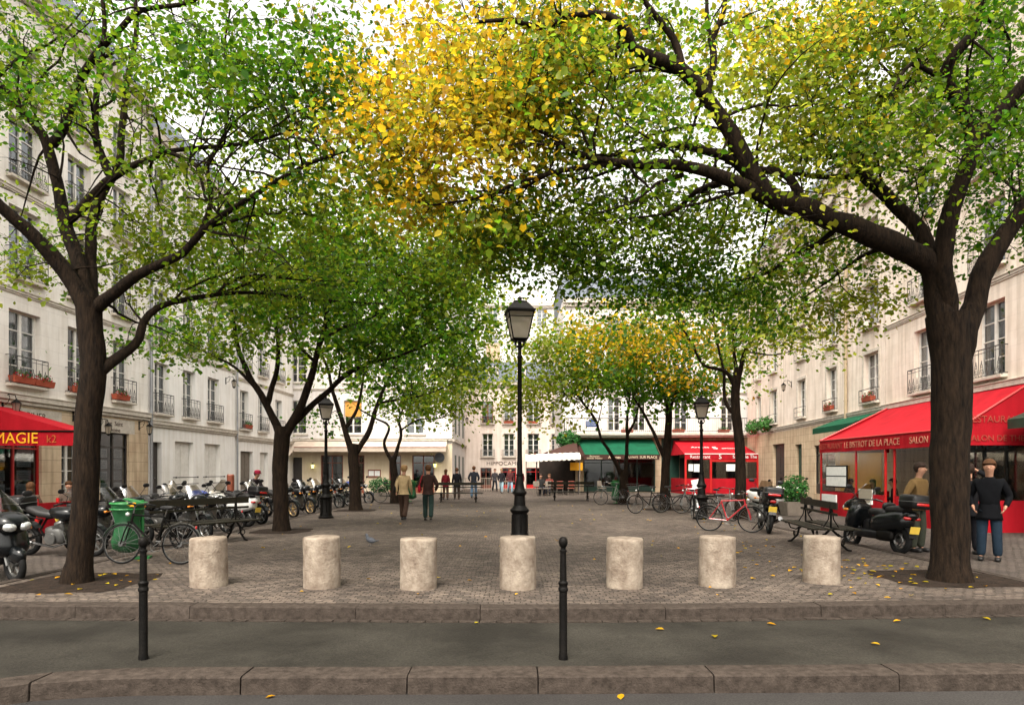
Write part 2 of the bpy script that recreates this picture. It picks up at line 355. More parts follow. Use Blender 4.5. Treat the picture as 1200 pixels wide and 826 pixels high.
    def mesh(s, name, mats, smooth=None, bevel=0):
        me = bpy.data.meshes.new(name); me.from_pydata(s.v, [], s.f)
        for m in (mats if isinstance(mats, (list, tuple)) else [mats]): me.materials.append(m)
        if any(s.mi): me.polygons.foreach_set('material_index', s.mi)
        me.update()
        bm = bmesh.new(); bm.from_mesh(me); bmesh.ops.recalc_face_normals(bm, faces=bm.faces)
        if bevel:
            es = [e for e in bm.edges if e.is_manifold and len(e.link_faces) == 2 and e.calc_face_angle(0) > .6]
            bmesh.ops.bevel(bm, geom=es, offset=bevel, segments=2, affect='EDGES', clamp_overlap=True)
        bm.to_mesh(me); bm.free()
        if smooth:
            me.polygons.foreach_set('use_smooth', [True]*len(me.polygons))
            try: me.set_sharp_from_angle(angle=R(smooth))
            except Exception: pass
        return me
    def build(s, name, mats, parent=None, smooth=None, bevel=0, loc=None, rz=None):
        return link(name, s.mesh(name, mats, smooth, bevel), parent, loc, rz)

def text(parent, body, size, loc, rot=(PI/2, 0, 0), m=None, name='lettering', align='CENTER', xs=1.0, depth=.004):
    cu = bpy.data.curves.new(name, 'FONT'); cu.body = body; cu.size = size; cu.align_x = align; cu.align_y = 'CENTER'; cu.extrude = depth
    t_ = bpy.data.objects.new('tmp', cu); C.objects.link(t_); bpy.context.view_layer.update()
    me = bpy.data.meshes.new_from_object(t_.evaluated_get(bpy.context.evaluated_depsgraph_get())); bpy.data.objects.remove(t_)
    me.name = name; me.materials.clear(); me.materials.append(m or M['brownink']); o = link(name, me)
    if parent is not None: o.parent = parent
    o.location = loc; o.rotation_euler = rot; o.scale = (xs, 1, 1); return o

# ------------------------------------------------------------------ ground
cob = ground_mat('cobbles', [(1.12, 1.04, .98), (.52, .50, .50), (.088, .075, .066), (.160, .138, .120)], .13, .092, .009, .018)
lanem = ground_mat('lane_setts', [(1.0, .96, .92), (.7, .68, .68), (.07, .06, .054), (.12, .104, .093)], .16, .11, .010, .015)
Z3 = (0, 0, 0)
asph = ground_mat('asphalt', [Z3, Z3, (.015, .0135, .011), (.036, .033, .027)], 0, 0, 0, .006, brick=False, rough=.8)
asph2 = ground_mat('road_asphalt', [Z3, Z3, (.026, .024, .023), (.042, .039, .037)], 0, 0, 0, .005, brick=False, rough=.75)
def sheet(name, pts, z, m, kind='structure', thick=0.0):
    b = MB(); n = len(pts)
    if thick:
        b.add([(x, y, z) for x, y in pts]+[(x, y, z-thick) for x, y in pts], [tuple(range(n)), tuple(range(2*n-1, n-1, -1))]+[(i, i+n, (i+1) % n+n, (i+1) % n) for i in range(n)])
    else: b.add([(x, y, z) for x, y in pts], [tuple(range(n))])
    return tag(b.build(name, m), kind=kind)
# base ground to the horizon
sheet('ground', [(-400, -400), (400, -400), (400, 700), (-400, 700)], -.30, asph2)
def curve_y(pts, x):
    for (x0, y0), (x1, y1) in zip(pts, pts[1:]):
        if x <= x1: return y0+(y1-y0)*(x-x0)/(x1-x0)
    return pts[-1][1]
KL = [(-40, 3.0), (-7, 3.9), (-5.2, 4.7), (-4.4, 5.15), (-3.9, 5.42), (-3.3, 5.55), (-2, 5.57), (0, 5.585), (3, 5.64), (6, 5.72), (40, 6.3)]   # road face of the lower kerb
KU = [(-40, 7.9), (-6, 7.80), (-3, 7.72), (0, 7.66), (2, 7.70), (6, 7.98), (40, 9.0)]       # road face of the upper kerb
xs = [-40, -20, -12, -9, -7, -6, -5.2, -4.4, -3.9, -3.3, -2, -1, 0, 1, 2, 3, 4, 5, 6, 8, 12, 20, 40]
ZS = -.14; ZR = -.285
b = MB()
for x0, x1 in zip(xs, xs[1:]):
    y0, y1 = curve_y(KL, x0)+.30, curve_y(KL, x1)+.30; u0, u1 = curve_y(KU, x0)-.10, curve_y(KU, x1)-.10
    b.quad((x0, y0, ZS), (x1, y1, ZS), (x1, u1, ZS), (x0, u0, ZS))
tag(b.build('pavement', asph), kind='structure')
sheet('road', [(-60, -30), (60, -30), (60, 6.6), (-60, 6.6)], ZR, asph2)
# kerb stones, each with slightly uneven size and a joint
def kerb(name, line, depth, ztop, zbot, lens, gap, bev):
    kb = MB(); x = -14.0; r2 = random.Random(3)
    while x < 14:
        L_ = r2.uniform(*lens); x1 = x+L_
        ya, yb = curve_y(line, x+gap), curve_y(line, x1-gap); j = r2.uniform(-.006, .006); zt = ztop+r2.uniform(-.005, .005)
        n = 4; vs = []
        for i in range(n+1):
            t = i/n; xx = x+gap+(L_-2*gap)*t; yy = curve_y(line, xx)+j+r2.uniform(-.003, .003)
            vs += [(xx, yy, zbot), (xx, yy+.012, zt-.012+r2.uniform(-.002, .002)), (xx, yy+.03, zt), (xx, yy+depth, zt), (xx, yy+depth, zbot)]
        fs = [(i*5+k, i*5+(k+1) % 5, (i+1)*5+(k+1) % 5, (i+1)*5+k) for i in range(n) for k in range(5)]+[(4, 3, 2, 1, 0), tuple(n*5+k for k in range(5))]
        kb.add(vs, fs); x = x1
    o = kb.build(name, M['granite'], smooth=50); tag(o, kind='structure'); return o
kerb('kerb', KL, .30, ZS+.006, ZR-.05, (.9, 1.7), .006, .01)
kerb('upper_kerb', KU, .24, .004, ZS-.05, (1.3, 2.2), .004, .008)
gut = MB(); x = -14.0; r2 = random.Random(5)   # row of setts along the foot of the upper kerb
while x < 14:
    l = r2.uniform(.16, .24); y0 = curve_y(KU, x)-.105; y1 = curve_y(KU, x+l)-.105; z = ZS+r2.uniform(.004, .012)
    gut.add([(x+.006, y0, z), (x+l-.006, y1, z), (x+l-.006, y1+.10, z), (x+.006, y0+.10, z), (x+.006, y0, z-.05), (x+l-.006, y1, z-.05), (x+l-.006, y1+.10, z-.05), (x+.006, y0+.10, z-.05)],
            [(0, 1, 2, 3), (0, 4, 5, 1), (1, 5, 6, 2), (3, 2, 6, 7), (0, 3, 7, 4)]); x += l
tag(gut.build('gutter_setts', M['granite']), kind='structure')
gb = sheet('gutter_bed', [(-14, 7.4), (14, 7.4), (14, 8.6), (-14, 8.6)], ZS-.01, M['soil'])
# raised square
b = MB(); XL, XR = -7.1, 7.25
px = [-40, -20, XL, -6, -3, 0, 2, 6, XR, 20, 40]
fr = [(x, curve_y(KU, x)+.24) for x in px if XL <= x <= XR]
b.add([(x, y, 0) for x, y in fr]+[(XR, 40, 0), (XL, 40, 0)], [tuple(range(len(fr)+2))])
b.quad((XL, 40, 0), (XR, 40, 0), (26, 40, 0), (-26, 40, 0)); b.f.pop(); b.mi.pop()
b.add([(-40, 40, 0), (40, 40, 0), (40, 110, 0), (-40, 110, 0)], [(0, 1, 2, 3)])
tag(b.build('square_paving', cob), kind='structure')
for nm, xa, xb in (('parking_lane', -40, XL), ('side_street', XR, 40)):
    b = MB(); pts = [xa, xb]
    b.add([(xa, curve_y(KU, xa)+.2, LANE), (xb, curve_y(KU, xb)+.2, LANE), (xb, 40, LANE), (xa, 40, LANE)], [(0, 1, 2, 3)])
    tag(b.build(nm, lanem), kind='structure')
# low granite edge of the raised square
eb = MB(); r2 = random.Random(9)
for sx, xk in ((-1, XL), (1, XR)):
    y = 7.95
    while y < 40:
        l = r2.uniform(.9, 1.5); eb.box((xk+sx*.09, y+l/2, (.006+LANE-.04)/2+.002), (.18, l-.008, .05-LANE), None); y += l
eb.box((-23.7, 40.0, -.045), (33, .2, .10)); eb.box((23.7, 40.0, -.045), (32.7, .2, .10))
tag(eb.build('side_kerb', M['granite'], bevel=.008), kind='structure')
def soil_patch(x, y, wx, wy):
    b = MB(); r3 = random.Random(int(x*100+y*7)); n = 22; vs = [(x, y, .02)]
    for i in range(n):
        a = 2*PI*i/n; c, s = math.cos(a), math.sin(a); k = 1/max(abs(c), abs(s))**.75
        vs.append((x+c*k*wx/2*r3.uniform(.92, 1.06), y+s*k*wy/2*r3.uniform(.92, 1.06), .005))
    b.add(vs, [(0, 1+i, 1+(i+1) % n) for i in range(n)])
    return tag(b.build('soil', M['soil']), kind='structure')
# ------------------------------------------------------------------ buildings
fm_left = facade_mat('left_stone', (.80, .765, .715), (.70, .66, .61), streak=.18)
fm_lb = facade_mat('white_render', (.82, .80, .77), (.73, .71, .68), .5, 1.4, .05, .14)
fm_tan = facade_mat('tan_stone', (.62, .49, .34), (.50, .37, .25), .38, .8, .2)
fm_pink = facade_mat('warm_stone', (.79, .70, .615), (.68, .58, .49), .42, .9, .1, .3)
fm_back = facade_mat('pale_render', (.68, .65, .63), (.58, .545, .525), .5, 1.2, .06, .14)
fm_far = facade_mat('far_render', (.76, .66, .59), (.68, .57, .50), .5, 1.2, .05, .15)
trim = mat('stone_trim', (.60, .55, .48), .8, (.42, .37, .31), 5, bump=.3, bscale=20)
cache = {}
def window_meshes(w_, h, style):
    key = ('w', round(w_, 2), round(h, 2), style)
    if key in cache: return cache[key]
    f = MB(); t = .055; y = .0
    f.box2((-w_/2, -.03, 0), (-w_/2+t, .05, h)); f.box2((w_/2-t, -.03, 0), (w_/2, .05, h))
    f.box2((-w_/2+t, -.028, h-t), (w_/2-t, .048, h)); f.box2((-w_/2+t, -.028, 0), (w_/2-t, .048, t*1.6))
    f.box2((-.05, -.045, t*1.6+.001), (.05, .046, h-t-.001))
    if style != 'shutter':
        nb = 4 if h > 1.8 else 3
        for i in range(1, nb):
            z = t+(h-2*t)*i/nb
            for sx in (-1, 1): f.box2((sx*.051, -.02, z-.016), (sx*(w_/2-t-.001), .03, z+.016))
        for sx in (-1, 1):
            f.box2((sx*(w_/2-t-.001), -.015, t*1.6), (sx*(w_/2-t-.03), .03, h-t))
    fm = f.mesh('window_frame', M['white'] if style != 'brown' else M['wood'], bevel=.004)
    p = MB(); p.box2((-w_/2+.02, .012, .03), (w_/2-.02, .018, h-.02)); pm = p.mesh('pane', M['pane'])
    cv = MB(); n = 40
    for sx in (-1, 1):
        vs = []
        for i in range(n+1):
            tt = i/n; x = sx*(w_/2-.04-(w_*.40)*tt); yy = .12+.025*math.sin(i*1.15+sx)
            vs += [(x, yy, .05), (x, yy, h-.04)]
        cv.add(vs, [(2*i, 2*i+1, 2*i+3, 2*i+2) for i in range(n)])
    cm = cv.mesh('curtain', M['curtain'], smooth=60)
    s = MB(); s.box2((-w_/2, -.0, 0), (w_/2, .04, h)) 
    for i in range(int(h/.07)):
        for sx in (-1, 1): s.box((sx*w_/4, -.012, .06+i*.07), (w_/2-.12, .012, .045), Matrix.Rotation(R(25), 3, 'X'))
    sm = s.mesh('shutter_panel', M['white'])
    cache[key] = (fm, pm, cm, sm); return cache[key]
def railing_mesh(w_, h, style):
    key = ('r', round(w_, 2), round(h, 2), style)
    if key in cache: return cache[key]
    b = MB()
    b.tube([(-w_/2, -.16, h), (w_/2, -.16, h)], .017, 6); b.tube([(-w_/2, -.16, .06), (w_/2, -.16, .06)], .012, 5)
    for sx in (-1, 1):
        b.tube([(sx*w_/2, -.16, h), (sx*w_/2, .16, h)], .014, 5); b.tube([(sx*w_/2, -.16, 0), (sx*w_/2, -.16, h)], .013, 5)
        b.tube([(sx*w_/2, -.16, .06), (sx*w_/2, .16, .06)], .012, 5)
    if style == 'bars':
        b.tube([(-w_/2, -.16, h-.10), (w_/2, -.16, h-.10)], .010, 5)
        n = max(6, int(w_/.11))
        for i in range(1, n): x = -w_/2+w_*i/n; b.tube([(x, -.16, .06), (x, -.16, h)], .009, 4)
    elif style == 'scroll':
        b.tube([(-w_/2, -.16, h-.11), (w_/2, -.16, h-.11)], .010, 5)
        n = max(4, int(w_/.24))
        for i in range(n):
            x = -w_/2+w_*(i+.5)/n; rr = w_/n*.42
            b.ring(rr*.75, .010, (x, -.16, .06+rr), 14, 4); b.ring(rr*.45, .009, (x, -.16, .12+2.3*rr), 12, 4)
            b.ring(rr*.28, .008, (x, -.16, .06+rr), 10, 4); b.tube([(x+rr*1.15, -.16, .06), (x+rr*1.15, -.16, h)], .010, 4)
            b.tube([(x-rr*.7, -.16, .1+rr), (x, -.16, h*.62), (x+rr*.7, -.16, .1+rr)], .008, 4)
    else:
        b.tube([(-w_/2, -.16, h*.55), (w_/2, -.16, h*.55)], .010, 5)
    me = b.mesh('railing', M['greyiron']); cache[key] = me; return me

def wall_grid(name, root, x0, x1, z0, z1, ops, m, y=0.0, reveal=.26):
    b = MB(); ops = [o for o in ops if o['z0'] < z1-.01 and o['z1'] > z0+.01]
    X = sorted({x0, x1, *[min(max(v, x0), x1) for o in ops for v in (o['x0'], o['x1'])]}); Z = sorted({z0, z1, *[min(max(v, z0), z1) for o in ops for v in (o['z0'], o['z1'])]})
    for i in range(len(X)-1):
        for j in range(len(Z)-1):
            cx, cz = (X[i]+X[i+1])/2, (Z[j]+Z[j+1])/2
            if any(o['x0'] < cx < o['x1'] and o['z0'] < cz < o['z1'] for o in ops): continue
            b.quad((X[i], y, Z[j]), (X[i+1], y, Z[j]), (X[i+1], y, Z[j+1]), (X[i], y, Z[j+1]))
    for o in ops:
        a, c, e, g = o['x0'], o['x1'], max(o['z0'], z0), min(o['z1'], z1); r_ = y+o.get('reveal', reveal)
        b.quad((a, y, e), (a, r_, e), (a, r_, g), (a, y, g)); b.quad((c, y, e), (c, y, g), (c, r_, g), (c, r_, e))
        b.quad((a, y, g), (a, r_, g), (c, r_, g), (c, y, g)); b.quad((a, y, e), (c, y, e), (c, r_, e), (a, r_, e))
    me = bpy.data.meshes.new(name); me.from_pydata(b.v, [], b.f); me.materials.append(m); me.update()
    return link(name, me, root)

def building(name, label, cat, x, y, th, width, height, depth, bands, ops, cornices, roof=None, sides=True, group=None, sidemat=None):
    """local x along the facade, -y towards the viewer's side, z up. bands = [(z0, z1, material, part name)]"""
    root = empty(name, (x, y, 0), th, label, cat, group)
    for (z0, z1, m, nm) in bands: wall_grid(nm, root, 0, width, z0, z1, ops, m)
    for (z, h, dpt, m) in cornices:
        b = MB(); b.box2((.003, -dpt, z-h), (width-.003, .0-.002, z)); b.box2((.006, -dpt*.6, z-h*1.7), (width-.006, -.002, z-h-.001))
        b.box2((.005, -dpt-.03, z+.001), (width-.005, -.003, z+.035))
        b.build('cornice', m, root, bevel=.008)
    sm = sidemat or bands[-1][2]
    b = MB()
    b.quad((0, 0, -.3), (0, depth, -.3), (0, depth, height), (0, 0, height)); b.quad((width, 0, -.3), (width, 0, height), (width, depth, height), (width, depth, -.3))
    b.quad((0, depth, -.3), (width, depth, -.3), (width, depth, height), (0, depth, height))
    if not roof: b.quad((0, 0, height), (width, 0, height), (width, depth, height), (0, depth, height))
    b.build('side_wall', sm, root)
    b = MB(); b.quad((.3, .85, 0), (width-.3, .85, 0), (width-.3, .85, height-.2), (.3, .85, height-.2)); b.build('interior', M['dark'], root)  # dark sheet behind the openings, in place of the shade of unlit rooms
    if roof:
        rh, rd, rm = roof; b = MB()
        b.slab((-.1, -.12, height), (width+.1, -.12, height), (width+.1, rd, height+rh), (-.1, rd, height+rh), .08)
        b.quad((-.1, rd, height+rh), (width+.1, rd, height+rh), (width+.1, depth, height+rh), (-.1, depth, height+rh))
        b.quad((0, 0, height), (0, rd, height+rh), (0, depth, height+rh), (0, depth, height)); b.quad((width, 0, height), (width, depth, height), (width, depth, height+rh), (width, rd, height+rh))
        ro = b.build('roof', rm, root)
    for o in ops:
        cx, w_, h = (o['x0']+o['x1'])/2, o['x1']-o['x0'], o['z1']-o['z0']; t = o.get('t', 'win')
        if t in ('win', 'brown', 'shutter'):
            fm, pm, cm, sm_ = window_meshes(w_, h, 'brown' if t == 'brown' else 'plain')
            if t == 'shutter': link('shutter', sm_, root, (cx, .15, o['z0'])); continue
            wo_ = link('window', fm, root, (cx, .20, o['z0']))
            link('pane', pm, wo_)
            if o.get('cur', 1): link('curtain', cm, wo_)
        if t == 'door':
            b = MB(); b.box2((-w_/2, 0, 0), (w_/2, .06, h))
            for i in (-1, 1):
                for (za, zb) in ((.15, h*.38), (h*.43, h*.93)): b.box2((i*w_*.25-w_*.17, -.02, za), (i*w_*.25+w_*.17, -.001, zb))
            do = b.build('door', o.get('m', M['darkwood']), root, bevel=.006, loc=(cx, .19, o['z0']))
            b = MB(); b.blob((.07, -.06, h*.45), (.05, .06, .05), 1); b.build('handle', M['chrome'], do, smooth=40)
        if t == 'shop':
            b = MB(); fw = .07; b.box2((-w_/2, -.03, 0), (-w_/2+fw, .05, h)); b.box2((w_/2-fw, -.03, 0), (w_/2, .05, h)); b.box2((-w_/2+fw, -.029, h-fw), (w_/2-fw, .049, h)); b.box2((-w_/2+fw, -.029, 0), (w_/2-fw, .049, o.get('sill', .5)))
            n = o.get('n', 2)
            for i in range(1, n): b.box((-w_/2+w_*i/n, .01, h/2), (fw, .078, h-.05))
            b.box((0, .01, h*.8), (w_-.1, .06, .05))
            so_ = b.build('shop_window', o.get('m', M['darkwood']), root, bevel=.006, loc=(cx, .12, o['z0']))
            p = MB(); p.box2((-w_/2+.02, .012, .2), (w_/2-.02, .018, h-.02)); p.build('pane', M['pane'], so_)
            if o.get('notices'):
                q = MB(); rr = random.Random(int(cx*10))
                for i in range(n):
                    for k in range(o['notices']):
                        bx = -w_/2+w_*(i+.5)/n; q.box((bx, .06, .75+k*.42), (w_/n*.55, .01, .32)); q.m = 1
                        for l_ in range(4): q.box((bx+rr.uniform(-.03, .03), .053, .65+k*.42+l_*.055), (w_/n*.4, .004, .02))
                        q.m = 0
                q.build('notice_sheets', [M['paper'], M['zinc']], so_)
        if t == 'niche':
            b = MB(); b.box2((-w_/2, 0, 0), (w_/2, .03, h)); b.box2((-w_/2+.08, -.03, .05), (-.02, -.001, h-.08)); b.box2((.02, -.03, .05), (w_/2-.08, -.001, h-.08))
            b.build('shutter', M['white'], root, bevel=.006, loc=(cx, .22, o['z0']))
        if o.get('rail'):
            link('balcony_railing', railing_mesh(w_+.24, o.get('rh', .85), o['rail']), root, (cx, 0, o['z0']-.02))
        if o.get('sill', 1) and t in ('win', 'brown') :
            b = MB(); b.box2((-w_/2-.12, -.2 if o.get('rail') else -.1, -.09), (w_/2+.12, .19, -.001)); b.build('window_sill', trim, root, bevel=.008, loc=(cx, 0, o['z0']))
        if o.get('sur'):
            b = MB(); ww = .14
            b.box2((-w_/2-ww, -.03, 0), (-w_/2-.002, .1, h+ww)); b.box2((w_/2+.002, -.03, 0), (w_/2+ww, .1, h+ww)); b.box2((-w_/2-.001, -.03, h+.002), (w_/2+.001, .1, h+ww))
            b.build('window_surround', trim, root, bevel=.006, loc=(cx, 0, o['z0']))
    return root

def floors(xw, rows, **kw):
    out = []
    for (xa, xb) in xw:
        for (za, zb) in rows: out.append(dict(x0=xa, x1=xb, z0=za, z1=zb, **kw))
    return out
rb = random.Random(11)
# ---- left row. local x = distance along the facade from y = Y0
def left_x(Y): return -15.6+.026*Y
thL = math.atan2(1, .026)
rows_l = [(4.2, 6.45), (7.45, 9.6), (10.45, 12.3), (13.1, 14.7)]
def mkl(Y0, list_y, rows, **kw): return [dict(x0=a-Y0, x1=c-Y0, z0=za, z1=zb, cur=rb.random() < .6, **kw) for (a, c) in list_y for (za, zb) in rows]
Y0 = 9.0
ops = mkl(Y0, [(12.2, 13.4), (14.8, 16.0), (17.4, 18.6), (19.95, 21.25), (22.5, 23.7), (24.95, 26.05)], rows_l, rail='scroll')
ops += [dict(x0=19.2-Y0, x1=21.3-Y0, z0=.25, z1=2.75, t='shop', m=M['redpaint'], n=2, notices=4), dict(x0=22.2-Y0, x1=23.1-Y0, z0=.6, z1=2.5, t='win', cur=0, sill=0),
        dict(x0=24.2-Y0, x1=25.95-Y0, z0=.2, z1=3.0, t='shop', n=2, notices=4), dict(x0=13-Y0, x1=16-Y0, z0=.25, z1=2.9, t='shop', n=3)]
LA = building('stone_house', 'cream stone house on the left with a tan ground floor and gothic shop lettering', 'building', left_x(Y0), Y0, thL, 27.25-Y0, 16.5, 9,
    [(-.3, 3.55, fm_tan, 'ground_floor_wall'), (3.55, 16.5, fm_left, 'wall')], ops, [(3.86, .16, .16, trim), (7.05, .08, .07, trim), (10.1, .08, .07, trim), (16.5, .3, .35, trim)], roof=(2.6, 1.6, M['slate']))
for (s_, yy, z, sz) in (('IMMOBILIER', 20.65, 3.27, .30), ('Catherine', 21.1, 2.99, .26), ('Rue  Saint', 25.0, 3.32, .25), ('Antoine', 25.0, 3.08, .22)):
    text(LA, s_, sz, (yy-Y0, -.012, z), m=M['brownink'], xs=1.05)
b = MB(); b.box2((23.9-Y0, -.008, 2.98), (26.3-Y0, -.002, 3.5)); b.build('sign_panel', trim, LA); b = MB(); b.box2((19.3-Y0, -.008, 2.85), (22.2-Y0, -.002, 3.5)); b.build('sign_panel', trim, LA)
Y0 = 27.3
ops = mkl(Y0, [(27.7, 28.8), (30.0, 31.1), (32.3, 33.5)], [(3.95, 6.1), (7.2, 9.2), (10.2, 12.0), (12.8, 14.3)], rail='scroll')
ops += [dict(x0=.15, x1=.95, z0=0, z1=2.75, t='door'), dict(x0=29.3-Y0, x1=30.9-Y0, z0=.9, z1=2.85, t='niche'), dict(x0=32.0-Y0, x1=33.6-Y0, z0=.9, z1=2.85, t='niche')]
LB = building('white_house', 'white rendered house on the left with a dark door and two shuttered niches', 'building', left_x(Y0), Y0, thL, 35.3-Y0, 15.6, 9,
    [(-.3, 3.3, fm_lb, 'ground_floor_wall'), (3.3, 15.6, fm_lb, 'wall')], ops, [(3.62, .14, .14, trim), (6.8, .08, .07, trim), (9.8, .08, .07, trim), (15.6, .3, .3, trim)], roof=(2.4, 1.6, M['slate']))
b = MB()
for xa in (29.1, 31.8):
    for z in (1.25, .95): b.tube([(xa-Y0, -.14, z), (xa+2.0-Y0, -.14, z)], .022, 6)
    for xx in (xa+.05, xa+1.95): b.tube([(xx-Y0, -.14, 1.25), (xx-Y0, 0.01, 1.25)], .02, 5); b.blob((xx-Y0, -.14, 1.25), (.08, .08, .08), 1)
b.build('window_bars', M['darkwood'], LB)
b = MB(); b.tube([(.03, -.09, -.2), (.03, -.09, 15.4)], .06, 8); b.build('drainpipe', M['zinc'], LB)
Y0 = 35.35
ops = mkl(Y0, [(35.9, 37.0), (38.3, 39.4), (40.9, 42.0)], [(3.8, 5.9), (7.0, 9.0), (10.0, 11.8)], rail='scroll')
ops += [dict(x0=.6, x1=2.2, z0=0, z1=2.6, t='door', m=M['greywood']), dict(x0=3.2, x1=4.4, z0=.6, z1=2.6, t='niche'), dict(x0=5.4, x1=6.8, z0=0, z1=2.6, t='door', m=M['greywood'])]
LC = building('narrow_white_house', 'narrow white house at the far end of the left row beside the corner cafe', 'building', left_x(Y0), Y0, thL, 43.9-Y0, 14.5, 9,
    [(-.3, 3.2, fm_lb, 'ground_floor_wall'), (3.2, 14.5, fm_lb, 'wall')], ops, [(3.4, .14, .14, trim), (6.5, .08, .07, trim), (14.5, .3, .3, trim)], roof=(2.2, 1.5, M['slate']))
b = MB(); b.tube([(.03, -.09, -.2), (.03, -.09, 14.3)], .05, 8); b.build('drainpipe', M['zinc'], LC)
# ---- back left cafe
BX, BY = -14.5, 44.0
def fx(px, Y): return (px-600)*Y/F
ops = []
for (a, c) in ((337, 359), (403, 424), (475, 497)):
    for (z0, z1) in ((3.95, 6.15), (7.35, 9.55), (10.5, 12.2)):
        ops.append(dict(x0=fx(a, BY)-BX, x1=fx(c, BY)-BX, z0=z0, z1=z1, cur=rb.random() < .4, sill=1))
for (a, c) in ((376, 402), (413, 427), (456, 470), (483, 509)):
    ops.append(dict(x0=fx(a, BY)-BX, x1=fx(c, BY)-BX, z0=0.02, z1=2.55, t='shop', m=M['wood'], n=2, sill=.4))
ops.append(dict(x0=fx(337, BY)-BX, x1=fx(354, BY)-BX, z0=0, z1=2.4, t='door'))
BL = building('corner_cafe_building', 'white corner building at the back left with a beige blind over wooden cafe doors', 'building', BX, BY, 0, 10.55, 14.5, 15,
    [(-.3, 3.3, facade_mat('cream_paint', (.64, .55, .41), (.55, .46, .33), .5, 1.2, .03, .1), 'ground_floor_wall'), (3.3, 14.5, fm_back, 'wall')], ops,
    [(3.62, .12, .14, trim), (6.9, .06, .05, trim), (14.5, .25, .3, trim)], roof=(2.2, 1.6, M['slate']))
# side wall openings and cornice seen down the lane
for (ya, yb) in ((2, 3), (5.2, 6.2), (9, 10)):
    for (z0, z1) in ((.1, 2.6), (4.1, 6.0), (7.3, 9.1)): b = MB(); b.box2((10.552, ya, z0), (10.58, yb, z1)); b.build('side_window', M['darkgreen'], BL)
b = MB(); b.box2((10.553, .0, 3.45), (10.7, 15, 3.62)); b.build('side_cornice', trim, BL)
# yellow window boards and sign on the cafe
b = MB(); b.box2((fx(404, BY)-BX, .1, 5.1), (fx(423, BY)-BX, .17, 6.1)); b.build('orange_blind', mat('orange_cloth', (.62, .30, .07), .8), BL)
# ---- far building across the lane
FY = 56.0
def fz(py, Y): return EYE+(HZ-py)*Y/F
FX = fx(538, FY)
ops = []
for (a, c) in ((565, 578), (590, 603), (618, 632), (646, 655)):
    ops.append(dict(x0=fx(a, FY)-FX, x1=fx(c, FY)-FX, z0=fz(537, FY)+.15, z1=fz(508, FY), rail='bars', sill=1, rh=.6))
    ops.append(dict(x0=fx(a, FY)-FX, x1=fx(c, FY)-FX, z0=fz(498, FY)+.15, z1=fz(470, FY), rail='bars', sill=1, rh=.6, t='brown' if a == 565 else 'win', cur=a != 565))
for (a, c) in ((563, 576), (588, 605), (616, 640)):
    ops.append(dict(x0=fx(a, FY)-FX, x1=fx(c, FY)-FX, z0=0.02, z1=1.75, t='shop', m=M['redpaint'] if a != 563 else M['wood'], n=2, sill=.3))
FB = building('street_end_building', 'pink cream building closing the lane with a slate mansard roof and red shop fronts', 'building', FX, FY, 0, 11.6, 8.9, 9,
    [(-.3, 2.45, fm_far, 'ground_floor_wall'), (2.45, 8.9, fm_far, 'wall')], ops, [(8.9, .2, .25, trim)], roof=(1.9, 1.4, M['slate']))
text(FB, 'HIPPOCAMPE', .44, (fx(591, FY)-FX, -.02, 2.1), m=M['brownink'], xs=1.15)
for (a, c) in ((572, 584), (606, 616)):
    b = MB(); xa, xb = fx(a, FY)-FX, fx(c, FY)-FX; b.box2((xa, .1, 9.1), (xb, 1.3, 10.3)); do = b.build('dormer', fm_far, FB)
    b = MB(); b.box2((xa+.12, .06, 9.25), (xb-.12, .098, 10.15)); b.build('dormer_window', M['pane'], do)
b = MB(); b.box2((2.2, 2, 10), (3.4, 3, 12.6)); b.build('chimney', fm_tan, FB); b = MB(); b.box2((7, 2, 10), (8, 3, 12.8)); b.build('chimney', fm_tan, FB)
# ---- taller pale block behind
PX, PY = fx(556, 76), 76
ops = [dict(x0=a, x1=a+1.2, z0=z, z1=z+1.9, cur=1) for a in (1.5, 4.3, 7.1, 9.9, 12.7) for z in (9, 12, 15, 18)]
PB = building('tall_pale_block', 'tall pale apartment block rising behind the lane with stepped chimneys', 'building', PX, PY, 0, 17, 20.5, 10,
    [(-.3, 8, fm_back, 'lower_wall'), (8, 20.5, fm_back, 'wall')], ops, [(20.5, .3, .3, trim)])
b = MB(); b.box2((4, 2, 20.4), (8, 5, 23)); b.build('chimney', fm_back, PB); b = MB(); b.box2((9, 2, 20.4), (11.5, 5, 22)); b.build('chimney', fm_back, PB)
# ---- back right building with the long balcony
RBX, RBY = 3.6, 47.0
ops = []
for (a, c) in ((712, 727), (741, 757), (790, 806), (845, 860)):
    for (z0, z1) in ((4.3, 6.7), (7.6, 9.6), (10.5, 12.2)):
        ops.append(dict(x0=fx(a, RBY)-RBX, x1=fx(c, RBY)-RBX, z0=z0, z1=z1, cur=rb.random() < .5, sill=0))
ops += [dict(x0=fx(684, RBY)-RBX, x1=fx(768, RBY)-RBX, z0=.02, z1=2.6, t='shop', n=4, sill=.4, m=M['darkgreen']),
        dict(x0=fx(775, RBY)-RBX, x1=fx(797, RBY)-RBX, z0=.02, z1=3.8, t='door', m=M['darkgreen']),
        dict(x0=fx(803, RBY)-RBX, x1=fx(862, RBY)-RBX, z0=.02, z1=2.6, t='shop', n=3, sill=.4, m=M['redpaint'])]
BR = building('balcony_building', 'pale building at the back right with a long iron balcony above two restaurants', 'building', RBX, RBY, 0, 13.2, 13.6, 10,
    [(-.3, 3.95, fm_tan, 'ground_floor_wall'), (3.95, 13.6, fm_back, 'wall')], ops, [(13.6, .3, .3, trim), (7.0, .08, .07, trim)], roof=(2.0, 1.5, M['slate']))
b = MB(); b.box2((.0, -.9, 3.98), (13.1, -.002, 4.16)); b.box2((.1, -.75, 3.85), (13.0, -.003, 3.979))
